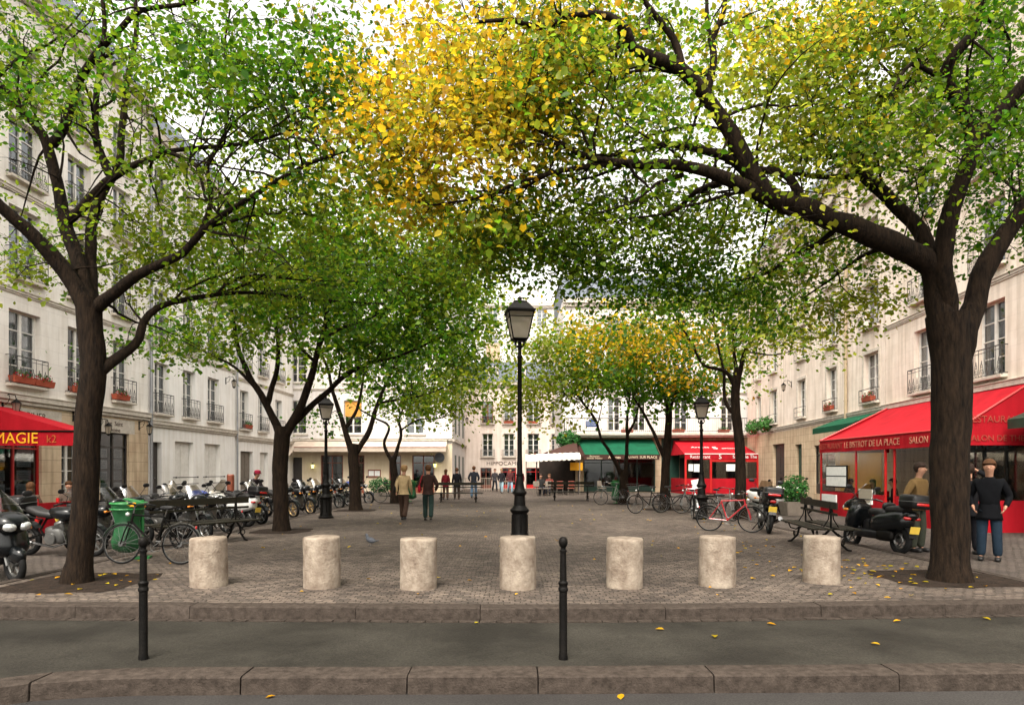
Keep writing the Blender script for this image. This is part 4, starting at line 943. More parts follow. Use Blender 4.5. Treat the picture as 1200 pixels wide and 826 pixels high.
def scooter(name='scooter', paint='blackpaint', case=True, screen='smoke', big=True):
    r = empty(name, cat='scooter', group='motorcycles and scooters parked around the square')
    k = .27 if big else .22; wb = .72 if big else .6
    wheel(r, wb, k, M['alloy'], .07); wheel(r, -wb+.04, k, M['alloy'], .08)
    b = MB(); 
    for s in (-1, 1): b.tube([(wb, s*.09, k), (wb-.16, s*.07, .62)], .026, 6)
    b.build('fork', M['alloy'], r, smooth=50)
    b = MB(); b.blob((wb, 0, k+.16), (.52, .17, .24), .7, Matrix.Rotation(R(8), 3, 'Y')); b.build('front_mudguard', M[paint], r, smooth=60)
    sh = lambda v: Vector((v.x-.25*abs(v.y)**1.3, v.y*(1-.25*v.z), v.z))
    b = MB(); b.blob((wb-.14, 0, .68), (.34, .52, .62), .7, Matrix.Rotation(R(-18), 3, 'Y'), 22, 14, sh)
    b.blob((wb-.02, 0, .90), (.40, .42, .26), .75, Matrix.Rotation(R(24), 3, 'Y'), 20, 12); b.build('front_fairing', M[paint], r, smooth=60)
    for s in (-1, 1):
        b = MB(); b.blob((wb+.135, s*.10, .84), (.13, .17, .12), .8, Matrix.Rotation(R(25), 3, 'Y')@Matrix.Rotation(R(s*20), 3, 'Z')); b.build('headlight', M['lens'], r, smooth=60)
        b = MB(); b.blob((wb-.02, s*.22, .80), (.16, .05, .06), .8); b.build('indicator', M['amber'], r, smooth=60)
    b = MB(); b.blob((.08, 0, .34), (.85, .42, .18), .4); b.blob((.10, 0, .50), (.5, .2, .3), .6); b.build('floorboard', M['blackplastic'], r, smooth=60)
    b = MB(); b.blob((-.42, 0, .62), (1.0, .44, .42), .65, Matrix.Rotation(R(10), 3, 'Y'), 22, 12, lambda v: Vector((v.x, v.y*(1+.35*v.x), v.z))); b.blob((-.86, 0, .76), (.32, .26, .18), .7, Matrix.Rotation(R(16), 3, 'Y')); b.build('body', M[paint], r, smooth=60)
    b = MB(); b.blob((-.10, 0, .80), (.52, .36, .16), .6); b.blob((-.56, 0, .88), (.52, .32, .15), .6, Matrix.Rotation(R(5), 3, 'Y')); b.blob((-.30, 0, .93), (.10, .30, .16), .7, Matrix.Rotation(R(-20), 3, 'Y')); b.build('seat', M['seat'], r, smooth=60)
    b = MB(); b.blob((-.55, -.16, .32), (.62, .14, .14), .8, Matrix.Rotation(R(12), 3, 'Y')); b.build('exhaust', M['alloy'], r, smooth=60)
    b = MB(); b.blob((-.4, .14, .34), (.5, .12, .22), .6); b.build('engine_case', M['iron'], r, smooth=60)
    b = MB(); strip(b, arc(-wb+.04, k, k+.05, 60, 165), .16); b.build('rear_mudguard', M['blackplastic'], r)
    for s in (-1, 1):
        b = MB(); b.blob((-.93, s*.11, .72), (.12, .14, .07), .8, Matrix.Rotation(R(s*-18), 3, 'Z')); b.build('tail_light', M['tail'], r, smooth=60)
    b = MB(); b.box((-1.02, 0, .50), (.012, .20, .14), Matrix.Rotation(R(-12), 3, 'Y')); b.build('number_plate', M['plate'], r)
    bars(r, wb-.24, 1.04, .34, True, 'blackplastic')
    if screen:
        b = MB(); n = 8; vs = []
        for i in range(n+1):
            a = -1+2*i/n
            for q in range(5): vs.append((wb-.02-.12*a*a-.065*q, a*(.24-.012*q*q), .97+(.10 if big else .08)*q))
        b.add(vs, [(i*5+q, i*5+q+1, (i+1)*5+q+1, (i+1)*5+q) for i in range(n) for q in range(4)]); b.build('windscreen', M[screen], r, smooth=60)
    if case: top_case(r, -.98, 1.05)
    return r
def bicycle(name='bicycle', paint='iron', basket=False, guard='silver'):
    r = empty(name, cat='bicycle', group='bicycles parked around the square'); R_ = .34
    wheel(r, .53, R_, M['alloy'], .022, 'wire'); wheel(r, -.51, R_, M['alloy'], .022, 'wire')
    b = MB(); hd, hd2 = (.36, 0, .86), (.39, 0, .72); bb = (-.06, 0, .30); st = (-.20, 0, .80); ra = (-.51, 0, R_)
    b.tube([hd, hd2], .022, 7); b.tube([hd2, bb], .019, 7); b.tube([(.365, 0, .83), st], .017, 7); b.tube([st, bb], .018, 7)
    for s in (-1, 1): b.tube([bb, (ra[0], s*.06, ra[2])], .011, 5); b.tube([(st[0], s*.02, st[2]-.03), (ra[0], s*.06, ra[2])], .009, 5)
    b.build('frame', M[paint], r, smooth=50)
    b = MB()
    for s in (-1, 1): b.tube([(.53, s*.05, R_), (.47, s*.05, .55), (.41, s*.035, .70)], .012, 5)
    b.box((.405, 0, .71), (.05, .09, .03)); b.build('fork', M[paint], r, smooth=50)
    for x in (.53, -.51):
        b = MB(); strip(b, arc(x, R_, R_+.022, 20, 165, 12), .05, .004); b.tube([(x, .03, R_), (x-(R_+.02)*.9, .03, R_+.1)], .003, 3); b.build('mudguard', M[guard], r)
    b = MB(); b.tube([(.36, 0, .86), (.34, 0, 1.0)], .014, 6); b.tube([(.18, -.28, 1.0), (.30, -.24, 1.03), (.37, -.08, 1.01), (.37, .08, 1.01), (.30, .24, 1.03), (.18, .28, 1.0)], .012, 6); hb = b.build('handlebar', M['chrome'], r, smooth=50)
    b = MB()
    for s in (-1, 1): b.tube([(.26, s*.26, 1.02), (.15, s*.29, .995)], .018, 6)
    b.build('grip', M['rubber'], hb)
    b = MB(); b.tube([st, (-.235, 0, .93)], .013, 6); b.build('seat_post', M['chrome'], r)
    b = MB(); b.blob((-.24, 0, .955), (.27, .17, .07), .7, None, 14, 8, lambda v: Vector((v.x, v.y*(.55-2.6*v.x if v.x < .04 else .3), v.z))); b.build('saddle', M['seat'], r, smooth=60)
    b = MB(); b.ring(.09, .006, bb, 20, 4); b.tube([(bb[0], -.07, bb[2]), (bb[0]+.14, -.08, bb[2]-.09)], .009, 5); b.tube([(bb[0], .07, bb[2]), (bb[0]-.14, .08, bb[2]+.09)], .009, 5)
    b.box((bb[0]+.14, -.12, bb[2]-.09), (.09, .07, .02)); b.box((bb[0]-.14, .12, bb[2]+.09), (.09, .07, .02))
    b.tube([(bb[0], -.03, bb[2]+.09), (-.51, -.03, R_+.035)], .004, 3); b.tube([(bb[0], -.03, bb[2]-.09), (-.51, -.03, R_-.035)], .004, 3); b.build('crank', M['alloy'], r)
    b = MB(); b.tube([(-.27, .05, .74), (-.72, .05, .73)], .007, 4); b.tube([(-.27, -.05, .74), (-.72, -.05, .73)], .007, 4); b.tube([(-.66, .05, .73), (-.51, .06, R_)], .006, 4); b.tube([(-.66, -.05, .73), (-.51, -.06, R_)], .006, 4); b.box((-.5, 0, .74), (.36, .09, .012)); b.build('luggage_rack', M['iron'], r)
    b = MB(); b.blob((.46, 0, .84), (.08, .07, .07), .9); b.build('headlamp', M['lens'], r, smooth=50)
    b = MB(); b.blob((-.76, 0, .62), (.03, .05, .06), .9); b.build('reflector', M['tail'], r, smooth=50)
    if basket:
        b = MB()
        for z in (.86, .93, 1.0, 1.08): k = (z-.86)*.25; b.tube([(.44-k*.2, -.14-k, z), (.70+k, -.14-k, z), (.70+k, .14+k, z), (.44-k*.2, .14+k, z)], .006, 4, closed=True)
        b.build('basket', M['greyiron'], r)
    return r
mA = motorcycle(); mB = motorcycle('motorcycle', 'blackpaint', 'alloy', True); mC = motorcycle('motorcycle', 'blackpaint', 'goldrim', False, True, None); mD = motorcycle('motorcycle', 'blackpaint', 'alloy', False, False, 'bluepaint', 'wire')
sA = scooter(); sB = scooter('scooter', 'whitepaint', True, 'smoke', True); sC = scooter('small_scooter', 'whitepaint', False, None, False); sD = scooter('scooter', 'blackpaint', False, 'smoke', True)
for q, nm in ((mA, 'a'), (mB, 'b'), (mC, 'c'), (mD, 'd'), (sA, 'e'), (sB, 'f'), (sD, 'g')): pass
used = set()
def park(proto, x, y, deg, label, lean=6, z=LANE, cat=None):
    o = copy_tree(proto) if proto.name in used else proto; used.add(proto.name)
    o.location = (x, y, z); o.rotation_euler = Matrix.Rotation(R(deg), 3, 'Z').to_euler(); o.rotation_mode = 'XYZ'
    e = (Matrix.Rotation(R(deg), 3, 'Z')@Matrix.Rotation(R(lean), 3, 'X')).to_euler(); o.rotation_euler = e; o['label'] = label; return o
# left lane, near to far
park(sA, -7.95, 10.15, -28, 'big dark scooter cut by the left photo edge, headlights facing the camera', 3)
park(mB, -8.75, 12.9, -8, 'dark motorcycle with round black top case behind the near left trunk', 4)
park(mA, -8.7, 14.9, -25, 'black motorcycle with bags beside the green bin bag stand', 5)
park(mD, -8.15, 17.9, -28, 'black motorcycle with a blue cover over its seat', 5)
park(mA, -8.6, 16.4, -22, 'black motorcycle nearer the camera than the blue covered one', 5)
park(sB, -8.3, 19.6, 158, 'pale white scooter with top case just left of the second left tree', 4)
park(mA, -7.75, 16.0, -35, 'black motorcycle right behind the left bench, tail toward the bench', 5)
park(sD, -8.6, 21.4, -30, 'silver scooter with a tall clear screen behind the second left tree', 4)
park(mC, -8.1, 23.3, -34, 'black motorcycle with gold wheels left of the left lamp post, nearer of two')
park(mC, -8.0, 24.9, -34, 'black motorcycle with gold wheels left of the left lamp post, farther of two')
park(mB, -8.0, 26.7, -38, 'motorcycle half hidden behind the left lamp post')
park(mA, -7.9, 28.5, -30, 'black motorcycle between the left lamp post and the third left tree')
park(mA, -7.9, 30.3, -34, 'black motorcycle with bright front wheel left of the third left tree')
park(mD, -7.5, 32.2, -25, 'small motorcycle just right of the third left tree')
park(sD, -9.7, 18.6, -20, 'dark scooter pressed against the wall behind the bench motorcycles', 5)
park(mA, -8.2, 20.5, -30, 'black motorcycle between the white scooter and the screened scooter', 5)
park(mC, -8.7, 14.0, -15, 'motorcycle with gold wheels directly behind the green bin bag stand', 5)
# right
park(sA, 7.5, 13.75, 100, 'big black scooter with shiny top case parked tail-on beside the right bench', 5)
park(mB, 6.55, 17.3, 78, 'dark motorcycle with red-banded black top case behind the red bicycle', 5, 0)
park(sC, 9.9, 25.6, -60, 'small white scooter near the planter by the dark gateway', 5)
park(mA, 11.0, 26.0, -70, 'black motorcycle behind the planter near the red awning corner', 5)
bA = bicycle(); bR = bicycle('bicycle', 'redbike'); bG = bicycle('bicycle', 'iron', True); bS = bicycle('bicycle', 'silver')
park(bA, -6.1, 11.25, 176, 'black bicycle with white rimmed tyres beside the near left tree', 5, 0)
park(bA, -7.5, 16.9, 160, 'bicycle squeezed among the motorcycles behind the left bench', 5)
park(bR, 5.6, 17.1, 12, 'red bicycle with pale tyres leaning by the right tree', 6, 0)
bR.rotation_euler = (Matrix.Rotation(R(-28), 3, 'Z')@Matrix.Rotation(R(7), 3, 'X')).to_euler()
park(bG, 5.0, 24.4, 200, 'dark bicycle with basket on the left of the slim right-hand tree trunk', 6, 0)
park(bA, 6.1, 24.9, 5, 'dark bicycle on the right of the slim right-hand tree trunk', -6, 0)
park(bS, 6.7, 24.2, 172, 'silver bicycle lying close to the right lamp post', 8, 0)
park(bA, 5.75, 20.9, -98, 'bicycle standing end-on against the left of the right lamp post', 4, 0)
park(bS, 6.6, 21.1, -65, 'silver bicycle against the right of the right lamp post', -4, 0)
park(bS, 4.55, 30.2, 188, 'bicycle in front of the green bag stand by the green awning', 5, 0)
park(bA, -5.9, 32.4, 15, 'bicycle near the green stand at the back left cafe', 5, 0)

# ------------------------------------------------------------------ green bag stands
def bag_stand():
    r = empty('bin_bag_stand', cat='bin', group='green bin bag stands')
    b = MB(); b.tube([(.22, .1, 0), (.22, .1, 1.05)], .03, 6); b.ring(.265, .018, (0, 0, 1.0), 24, 6, axis='z'); b.ring(.27, .012, (0, 0, .9), 24, 5, axis='z'); b.box((.12, .06, 1.04), (.34, .30, .02), Matrix.Rotation(R(14), 3, 'Y')); b.box((.22, .1, .02), (.26, .26, .03)); b.build('stand', M['greenpaint'], r)
    b = MB(); n = 26; prof = [(.26, .97), (.23, .85), (.19, .7), (.20, .5), (.225, .34), (.21, .2), (.1, .13)]
    vs = []
    for k, (rr, z) in enumerate(prof):
        for j in range(n): a = 2*PI*j/n; q = rr*(1+.09*math.sin(a*5+k*.7)*(1 if k else .2)+.05*math.sin(a*11-k*1.1)*(1 if k else 0)); vs.append((q*math.cos(a), q*math.sin(a), z))
    b.add(vs, [(i*n+j, i*n+(j+1) % n, (i+1)*n+(j+1) % n, (i+1)*n+j) for i in range(len(prof)-1) for j in range(n)]); b.build('bag', M['greenbag'], r, smooth=60)
    b = MB(); b.box((.12, -.235, .985), (.14, .012, .07)); b.build('sticker', M['yellowink'], r)
    return r
bs = bag_stand()
place(bs, (-6.85, 11.85, 0), .3, 'green bin bag stand behind the bicycle beside the near left tree')
place(bs, (4.9, 31.2, 0), 1, 'green bin bag stand in front of the green awning')
place(bs, (-5.0, 33.2, 0), 2, 'green bin bag stand by the back left cafe trees')
# white bag beside the right tree
b = MB(); b.blob((0, 0, .17), (.30, .30, .36), .8, None, 20, 12, lambda v: v*(1+.18*mnoise.noise(v*9)));
b.lathe([(.05, .3), (.09, .42), (.1, .43)], 9)
tag(b.build('rubbish_bag', mat('pale_plastic_bag', (.35, .40, .30), .35, (.2, .25, .17), 6, bump=.5, bscale=10), smooth=60, loc=(6.72, 10.05, 0)), 'pale plastic rubbish bag at the foot of the near right tree', 'bag')
# pigeon
r = empty('pigeon', (-2.95, 13.9, 0), 2.6, 'grey pigeon walking on the setts between two stone bollards', 'bird')
b = MB(); b.blob((0, 0, .13), (.24, .12, .12), .95, Matrix.Rotation(R(-12), 3, 'Y')); b.blob((-.15, 0, .12), (.16, .07, .03), .8, Matrix.Rotation(R(10), 3, 'Y')); b.blob((.10, 0, .19), (.08, .06, .10), 1); b.blob((.12, 0, .235), (.06, .05, .05), 1); b.tube([(.145, 0, .235), (.172, 0, .228)], [.008, .002], 5)
for s in (-1, 1): b.tube([(0, s*.025, .08), (.01, s*.025, .01), (.035, s*.03, .004)], .005, 4)
b.build('body', mat('pigeon_grey', (.13, .14, .16), .7, (.06, .065, .08), 14), r, smooth=60)

# ------------------------------------------------------------------ awnings, terraces
# big red awning on the right
rx = 11.8; yn, yf = 17.55, 25.5
aw = empty('red_awning', (0, 0, 0), 0, 'large red restaurant awning with gold lettering covering the right terrace', 'awning', 'awnings')
b = MB(); zt, ze, zv = 3.95, 2.68, 2.24; e = .03
A, B_, C_, D = (rx, yf, ze), (rx, yn, ze), (right_x(yn)-.05, yn, zt), (right_x(yf)-.05, yf, zt)
n = 10; vs = []
for i in range(n+1):
    t = i/n; p0 = Vector(A).lerp(Vector(B_), t); p1 = Vector(D).lerp(Vector(C_), t)
    for k in range(7): s = k/6; v = p0.lerp(p1, s); v.z -= .10*math.sin(PI*s)*(1+.2*math.sin(t*18)); vs.append(v)
b.add(vs, [(i*7+k, i*7+k+1, (i+1)*7+k+1, (i+1)*7+k) for i in range(n) for k in range(6)])
b.build('canopy', M['redcloth'], aw, smooth=60)
b = MB(); vs = []; n = 60
for i in range(n+1):
    y = yf+(yn-yf)*i/n; vs += [(rx-.01, y, ze), (rx-.02+.015*math.sin(i*.8), y, zv)]
b.add(vs, [(2*i, 2*i+1, 2*i+3, 2*i+2) for i in range(n)])
b.build('valance', M['redcloth'], aw)
b = MB(); b.add([(rx, yn-.005, ze), (rx, yn-.005, zv), (right_x(yn)-.06, yn-.005, zv), (right_x(yn)-.06, yn-.005, zt)], [(0, 1, 2, 3)]); b.build('side_flap', M['redcloth'], aw); b = MB(); b.add([(rx, yf+.005, ze), (rx, yf+.005, zv), (right_x(yf)-.06, yf+.005, zv), (right_x(yf)-.06, yf+.005, zt)], [(0, 1, 2, 3)]); b.build('side_flap', M['redcloth'], aw)
b = MB()
b.tube([Vector(A)+Vector((-.01, 0, .01)), Vector(B_)+Vector((-.01, 0, .01))], .03, 6); b.tube([Vector(A)+Vector((0, 0, .02)), Vector(D)+Vector((0, 0, .03))], .03, 6); b.tube([Vector(B_)+Vector((0, 0, .02)), Vector(C_)+Vector((0, 0, .03))], .03, 6)
b.build('awning_bar', M['redpaint'], aw)
rv = (PI/2, 0, -PI/2)
text(aw, 'RESTAURANT', .30, (rx-.035, 24.6, 2.45), rv, M['paleink']); text(aw, 'LE BISTROT DE LA PLACE', .30, (rx-.035, 21.9, 2.45), rv, M['fadedink']); text(aw, 'SALON DE THE', .28, (rx-.035, 18.75, 2.45), rv, M['fadedink'])
text(aw, 'RESTAURANT', .25, (12.75, yn-.02, 2.92), (PI/2, 0, 0), M['paleink']); text(aw, 'SALON DE THE', .22, (12.75, yn-.02, 2.42), (PI/2, 0, 0), M['paleink'])
te = empty('terrace_screen', (0, 0, 0), 0, 'red framed clear plastic screens enclosing the terrace under the big red awning', 'screen', 'terrace enclosures')
b = MB()
segs = [(yf, 22.9), (22.9, 21.1), (20.6, 17.6)]
for (ya, yb) in segs: b.box2((rx+.02, ya-.03, LANE), (rx+.06, yb+.03, .78))
b.box2((rx+.1, yn+.03, LANE), (right_x(yn)-.1, yn+.07, .78)); b.box2((rx+.1, yf-.07, LANE), (right_x(yf)-.1, yf-.03, .78))
b.build('lower_panel', M['redcloth'], te)
for y in (25.48, 22.9, 21.1, 20.6, 17.6): b = MB(); b.box((rx+.04, y, 1.08), (.06, .06, 2.3)); b.build('post', M['redpaint'], te)
for (ya, yb) in segs:
    b = MB(); b.box2((rx+.035, ya-.04, .785), (rx+.042, yb+.04, 2.3)); b.build('clear_sheet', M['clear'], te)
b = MB(); b.box2((rx+.1, yn+.045, .785), (right_x(yn)-.1, yn+.052, 2.3)); b.build('clear_sheet', M['clear'], te)
b = MB(); b.box2((rx-.02, 25.0, .95), (rx+.015, 23.4, 1.75)); mbo = b.build('menu_board', M['iron'], te, bevel=.004)
b = MB(); b.box2((rx-.03, 24.92, 1.38), (rx-.021, 23.48, 1.70)); b.box2((rx-.03, 24.92, 1.0), (rx-.021, 23.48, 1.34)); b.build('menu_sheet', M['paper'], mbo)
b = MB(); b.box2((rx-.03, 25.3, .25), (rx+.018, 24.2, .68)); b.box2((rx-.03, 22.6, .45), (rx+.018, 21.8, .95)); b.build('notice', M['paper'], te)
# green awning pieces
def small_awning(nm, label, pts_wall, drop, out, m, nrm, groupn='awnings'):
    (x0, y0), (x1, y1) = pts_wall; z1 = drop[0]; z0 = drop[1]; nx, ny = nrm
    r = empty(nm, (0, 0, 0), 0, label, 'awning', groupn)
    b = MB(); b.slab((x0, y0, z1), (x1, y1, z1), (x1+nx*out, y1+ny*out, z0), (x0+nx*out, y0+ny*out, z0), .02); b.build('canopy', m, r)
    b = MB(); b.slab((x0+nx*out, y0+ny*out, z0), (x1+nx*out, y1+ny*out, z0), (x1+nx*out, y1+ny*out, z0-.25), (x0+nx*out, y0+ny*out, z0-.25), .012); b.build('valance', m, r)
    return r
small_awning('green_awning', 'short green blind on the tan house just beyond the big red awning', ((right_x(30.4), 30.4), (right_x(26.2), 26.2)), (3.9, 3.45), 1.2, M['greencloth'], (-1, 0))
dg = small_awning('dark_green_awning', 'dark green blind cut by the right photo edge next to the red awning', ((right_x(17.2), 17.3), (right_x(13), 13)), (3.3, 2.9), .95, M['darkgreen'], (-1, 0))
# left red awning
la = empty('red_awning', (0, 0, 0), 0, 'red shop awning with yellow capital letters at the left photo edge', 'awning', 'awnings')
lx = -12.35; ya, yb = 18.75, 19.95; b = MB(); zt, ze, zv = 3.45, 2.68, 2.27
b.slab((lx, ya, ze), (left_x(ya)+.05, ya, zt), (left_x(yb)+.05, yb, zt), (lx, yb, ze), .02); b.build('canopy', M['redcloth'], la)
b = MB(); b.add([(lx, ya-.004, ze), (left_x(ya)+.05, ya-.004, ze), (left_x(ya)+.05, ya-.004, zt)], [(0, 1, 2)]); b.build('side_gusset', M['redcloth'], la)
b = MB(); n = 40
for (p, q) in (((left_x(ya)+.05, ya), (lx, ya)), ((lx, ya), (lx, yb))):
    vs = []
    for i in range(n+1):
        t = i/n; x = p[0]+(q[0]-p[0])*t; y = p[1]+(q[1]-p[1])*t; w2 = .012*math.sin(i*.9); vs += [(x+.008, y-.008, ze), (x+.008+w2, y-.012+w2, zv)]
    b.add(vs, [(2*i, 2*i+1, 2*i+3, 2*i+2) for i in range(n)])
b.build('valance', M['redcloth'], la)
b = MB(); b.tube([(left_x(ya), ya-.02, ze), (lx+.01, ya-.02, ze), (lx+.01, yb, ze)], .028, 6); b.build('awning_bar', M['iron'], la)
text(la, 'FROMAGIE', .43, (-14.36, ya-.035, 2.47), m=M['yellowink'], depth=.003)
text(la, 'k2', .30, (-12.95, ya-.035, 2.45), m=mat('dull_ink', (.42, .10, .03), .7), depth=.003)
tb = empty('terrace_barrier', (0, 0, 0), 0, 'low red canvas barrier of the left shop terrace behind the scooters', 'barrier', 'terrace enclosures')
b = MB(); b.box2((lx-.02, 17.3, LANE), (lx+.03, 18.9, .72)); b.build('canvas_panel', M['redcloth'], tb); b = MB()
for y in (17.3, 18.1, 18.9): b.box((lx, y, .38), (.07, .05, .9))
b.build('post', M['redpaint'], tb)
# red restaurant tent at the back right
RX0, RX1, RY = 10.95, 16.0, 43.2
RX0 += .25
rt = empty('red_restaurant_tent', (0, 0, 0), 0, 'bright red enclosed restaurant tent with dark windows at the back right', 'tent', 'terrace enclosures')
b = MB(); b.slab((RX0+.2, 46.95, 3.65), (RX1-.2, 46.95, 3.65), (RX1, RY, 2.58), (RX0, RY, 2.58), .03); b.add([(RX1, RY, 2.58), (RX1-.2, 46.95, 3.65), (RX1, 46.95, 2.58)], [(0, 1, 2)]); b.add([(RX0, RY, 2.58), (RX0+.2, 46.95, 3.65), (RX0, 46.95, 2.58)], [(0, 1, 2)])
ca_ = b.build('canopy', M['redcloth'], rt)
b = MB(); b.box2((RX0, RY-.03, 2.25), (RX1, RY, 2.60)); b.build('valance', M['redcloth'], rt)
b = MB(); b.tube([(RX0, RY-.03, 2.61), (RX1, RY-.03, 2.61)], .03, 5); b.build('awning_bar', M['paper'], rt)
for (t_, x, s_) in (('Restaurant', 12.2, .30), ('S', 13.5, .42), ('Salon de The', 15.1, .30)): text(rt, t_, s_, (x, RY-.045, 2.42), m=M['paper'])
text(rt, 'Arenes', .42, (12.45, RY+.9, 3.07), (R(16), 0, 0), M['paper']); text(rt, 'S', .8, (13.4, RY+.75, 3.02), (R(16), 0, 0), M['paper']); text(rt, 'aintonge', .34, (14.4, RY+.7, 3.0), (R(16), 0, 0), M['paper'])
b = MB(); b.box2((RX0, RY, .0), (RX1, RY+.06, 1.02)); b.box2((RX0, RY+.07, .0), (RX0+.06, 46.9, 1.02)); b.box2((RX1-.06, RY+.07, .0), (RX1, 46.9, 1.02)); b.build('lower_panel', M['redcloth'], rt)
for x in (RX0+.06, 12.9, RX1-.06): b = MB(); b.box((x, RY-.01, 1.15), (.12, .10, 2.25)); b.build('post', M['redpaint'], rt)
b = MB(); b.box2((12.97, RY-.008, 2.1), (RX1-.12, RY+.03, 2.25)); b.build('rail', M['redpaint'], rt)
for (xa, xb) in ((RX0+.12, 12.84), (12.96, RX1-.12)):
    b = MB(); b.box2((xa, RY+.02, 1.02), (xb, RY+.03, 2.25)); b.build('tent_window', M['pane'], rt)
b = MB(); b.box2((11.45, RY-.03, 1.5), (11.75, RY-.015, 1.95)); b.box2((11.8, RY-.03, 1.45), (12.3, RY-.015, 1.95)); b.box2((13.9, RY-.03, 1.5), (14.5, RY-.015, 1.95)); b.box((11.9, RY-.06, .65), (.5, .015, .6), Matrix.Rotation(R(-12), 3, 'Y')); b.build('notice', M['paper'], rt)
b = MB(); b.box2((RX0+.4, 46.0, 0), (RX1-.3, 46.05, 2.4)); b.build('back_sheet', M['dark'], rt)
# green awning restaurant
GX0, GX1, GY = 4.55, 9.9, 45.2
ga = empty('green_awning', (0, 0, 0), 0, 'wide green restaurant awning with a lettered board below at the back', 'awning', 'awnings')
b = MB(); b.slab((GX0+.05, 46.95, 3.75), (GX1, 46.95, 3.75), (GX1+.1, GY, 2.62), (GX0+.4, GY, 2.62), .03); b.build('canopy', M['greencloth'], ga)
b = MB(); b.add([(GX0-.05, 46.9, 3.85), (GX0+.38, GY-.02, 2.62), (GX0+.1, GY-.02, 2.3), (GX0-.4, 46.9, 3.4)], [(0, 1, 2, 3)]); b.build('side_flap', M['browncloth'], ga); b = MB(); b.add([(GX1+.02, 46.9, 3.8), (GX1+.14, GY-.02, 2.65), (GX1+.2, GY-.02, 2.3), (GX1+.2, 46.9, 3.4)], [(0, 1, 2, 3)]); b.build('side_flap', M['browncloth'], ga)
b = MB(); b.box2((GX0+.3, GY-.06, 2.28), (GX1+.1, GY-.02, 2.60)); b.build('sign_board', M['browncloth'], ga)
for (t_, x, z, s_) in (('Restaurant', 5.6, 2.50, .15), ('Grillades  Poissons', 5.6, 2.36, .14), ('Aromes', 6.95, 2.43, .26), ('DU PAYS', 8.15, 2.43, .20), ('SUR PLACE', 9.25, 2.43, .24)): text(ga, t_, s_, (x, GY-.07, z), m=M['creamink'])
# brown side awning and white parasol cover
bw = empty('brown_awning', (0, 0, 0), 0, 'dark brown sloping awning left of the green one at the back', 'awning', 'awnings')
b = MB(); b.slab((4.5, 46.5, 3.55), (1.9, 45.4, 2.45), (1.4, 43.0, 2.40), (4.3, 43.2, 2.75), .03); b.build('canopy', M['browncloth'], bw)
b = MB(); b.box2((1.9, 46.7, 0), (4.45, 46.75, 2.5)); b.build('back_sheet', M['dark'], bw)
for x in (1.6, 4.3):
    b = MB(); b.box((x, 43.1, 1.2), (.08, .08, 2.4)); b.build('post', M['darkwood'], bw)
wa = empty('white_blind', (0, 0, 0), 0, 'off white scalloped blind over the covered cafe terrace', 'awning', 'awnings')
b = MB(); n = 36; vs = []
for i in range(n+1):
    t = i/n; x = .85+3.5*t; z = 2.28+.14*t+.02*math.sin(i*1.7)
    for (yy, dz) in ((43.0, .28), (42.3, .12), (42.15, .0), (42.14, -.16-.05*abs(math.sin(i*PI/3)))): vs.append((x, yy, z+dz))
b.add(vs, [(i*4+k, i*4+k+1, (i+1)*4+k+1, (i+1)*4+k) for i in range(n) for k in range(3)]); b.build('canopy', M['whitecloth'], wa, smooth=40)
b = MB(); b.tube([(.9, 42.3, 0), (.9, 42.3, 2.3)], .035, 6); b.tube([(4.3, 42.3, 0), (4.3, 42.3, 2.4)], .035, 6); b.build('post', M['greywood'], wa)
b = MB(); b.tube([(2.35, 43, 2.5), (2.35, 43.2, 3.3)], .02, 5); b.build('mast', M['white'], wa)
b = MB(); b.box2((3.75, 42.9, 1.55), (4.55, 42.94, 2.05)); tag(b.build('menu_board', M['yellowink']), 'yellow menu board hanging under the covered cafe terrace', 'sign')
# plant on top of brown awning
r = empty('climbing_plant', (3.9, 46.2, 0), 0, 'leafy green climbing plant spilling over the brown awning', 'plant')
leaf_blob('foliage', r, (0, 0, 3.65), (.85, .5, .65), 900, .16, [(.03, .12, .03), (.05, .17, .04)])
b = MB(); b.tube([(.5, .4, 0), (.45, .3, 1.5), (.3, .2, 2.8), (0, 0, 3.6)], .04, 5); b.build('stem', M['bark'], r)
# beige blind of the corner cafe
ba = empty('beige_blind', (0, 0, 0), 0, 'faded beige blind above the wooden doors of the corner cafe', 'awning', 'awnings')
b = MB(); b.slab((-14.0, 43.9, 3.45), (-4.3, 43.9, 3.45), (-4.25, 42.9, 3.02), (-14.05, 42.9, 3.02), .02); b.box2((-14.05, 42.87, 2.75), (-4.25, 42.89, 3.02)); b.slab((-14.5, 43.9, 3.45), (-13.9, 43.9, 3.45), (-14.4, 42.3, 2.2), (-15.0, 42.3, 2.2), .02); b.build('canopy', M['beigecloth'], ba)
b = MB(); b.tube([(-14.05, 42.88, 3.03), (-4.25, 42.88, 3.03)], .03, 5); b.build('awning_bar', M['wood'], ba)
b = MB(); b.box2((fx(431, 43.9), 43.93, fz(559, 43.9)), (fx(446, 43.9), 43.96, fz(550, 43.9))); mb_ = tag(b.build('menu_case', M['wood']), 'small wooden menu case on the cream wall of the corner cafe', 'sign'); b = MB(); b.box2((fx(432, 43.9), 43.91, fz(557.5, 43.9)), (fx(438, 43.9), 43.927, fz(551.5, 43.9))); b.box2((fx(439, 43.9), 43.91, fz(557.5, 43.9)), (fx(445, 43.9), 43.927, fz(551.5, 43.9))); b.build('menu_sheet', M['paper'], mb_)
b = MB(); b.lathe([(.33, 0), (.33, .04)], 24, (fx(515, 43.9), 43.95, fz(536, 43.9)), Matrix.Rotation(PI/2, 3, 'X')); tag(b.build('round_sign', M['slate']), 'round dark sign on the corner cafe beside its right door', 'sign')
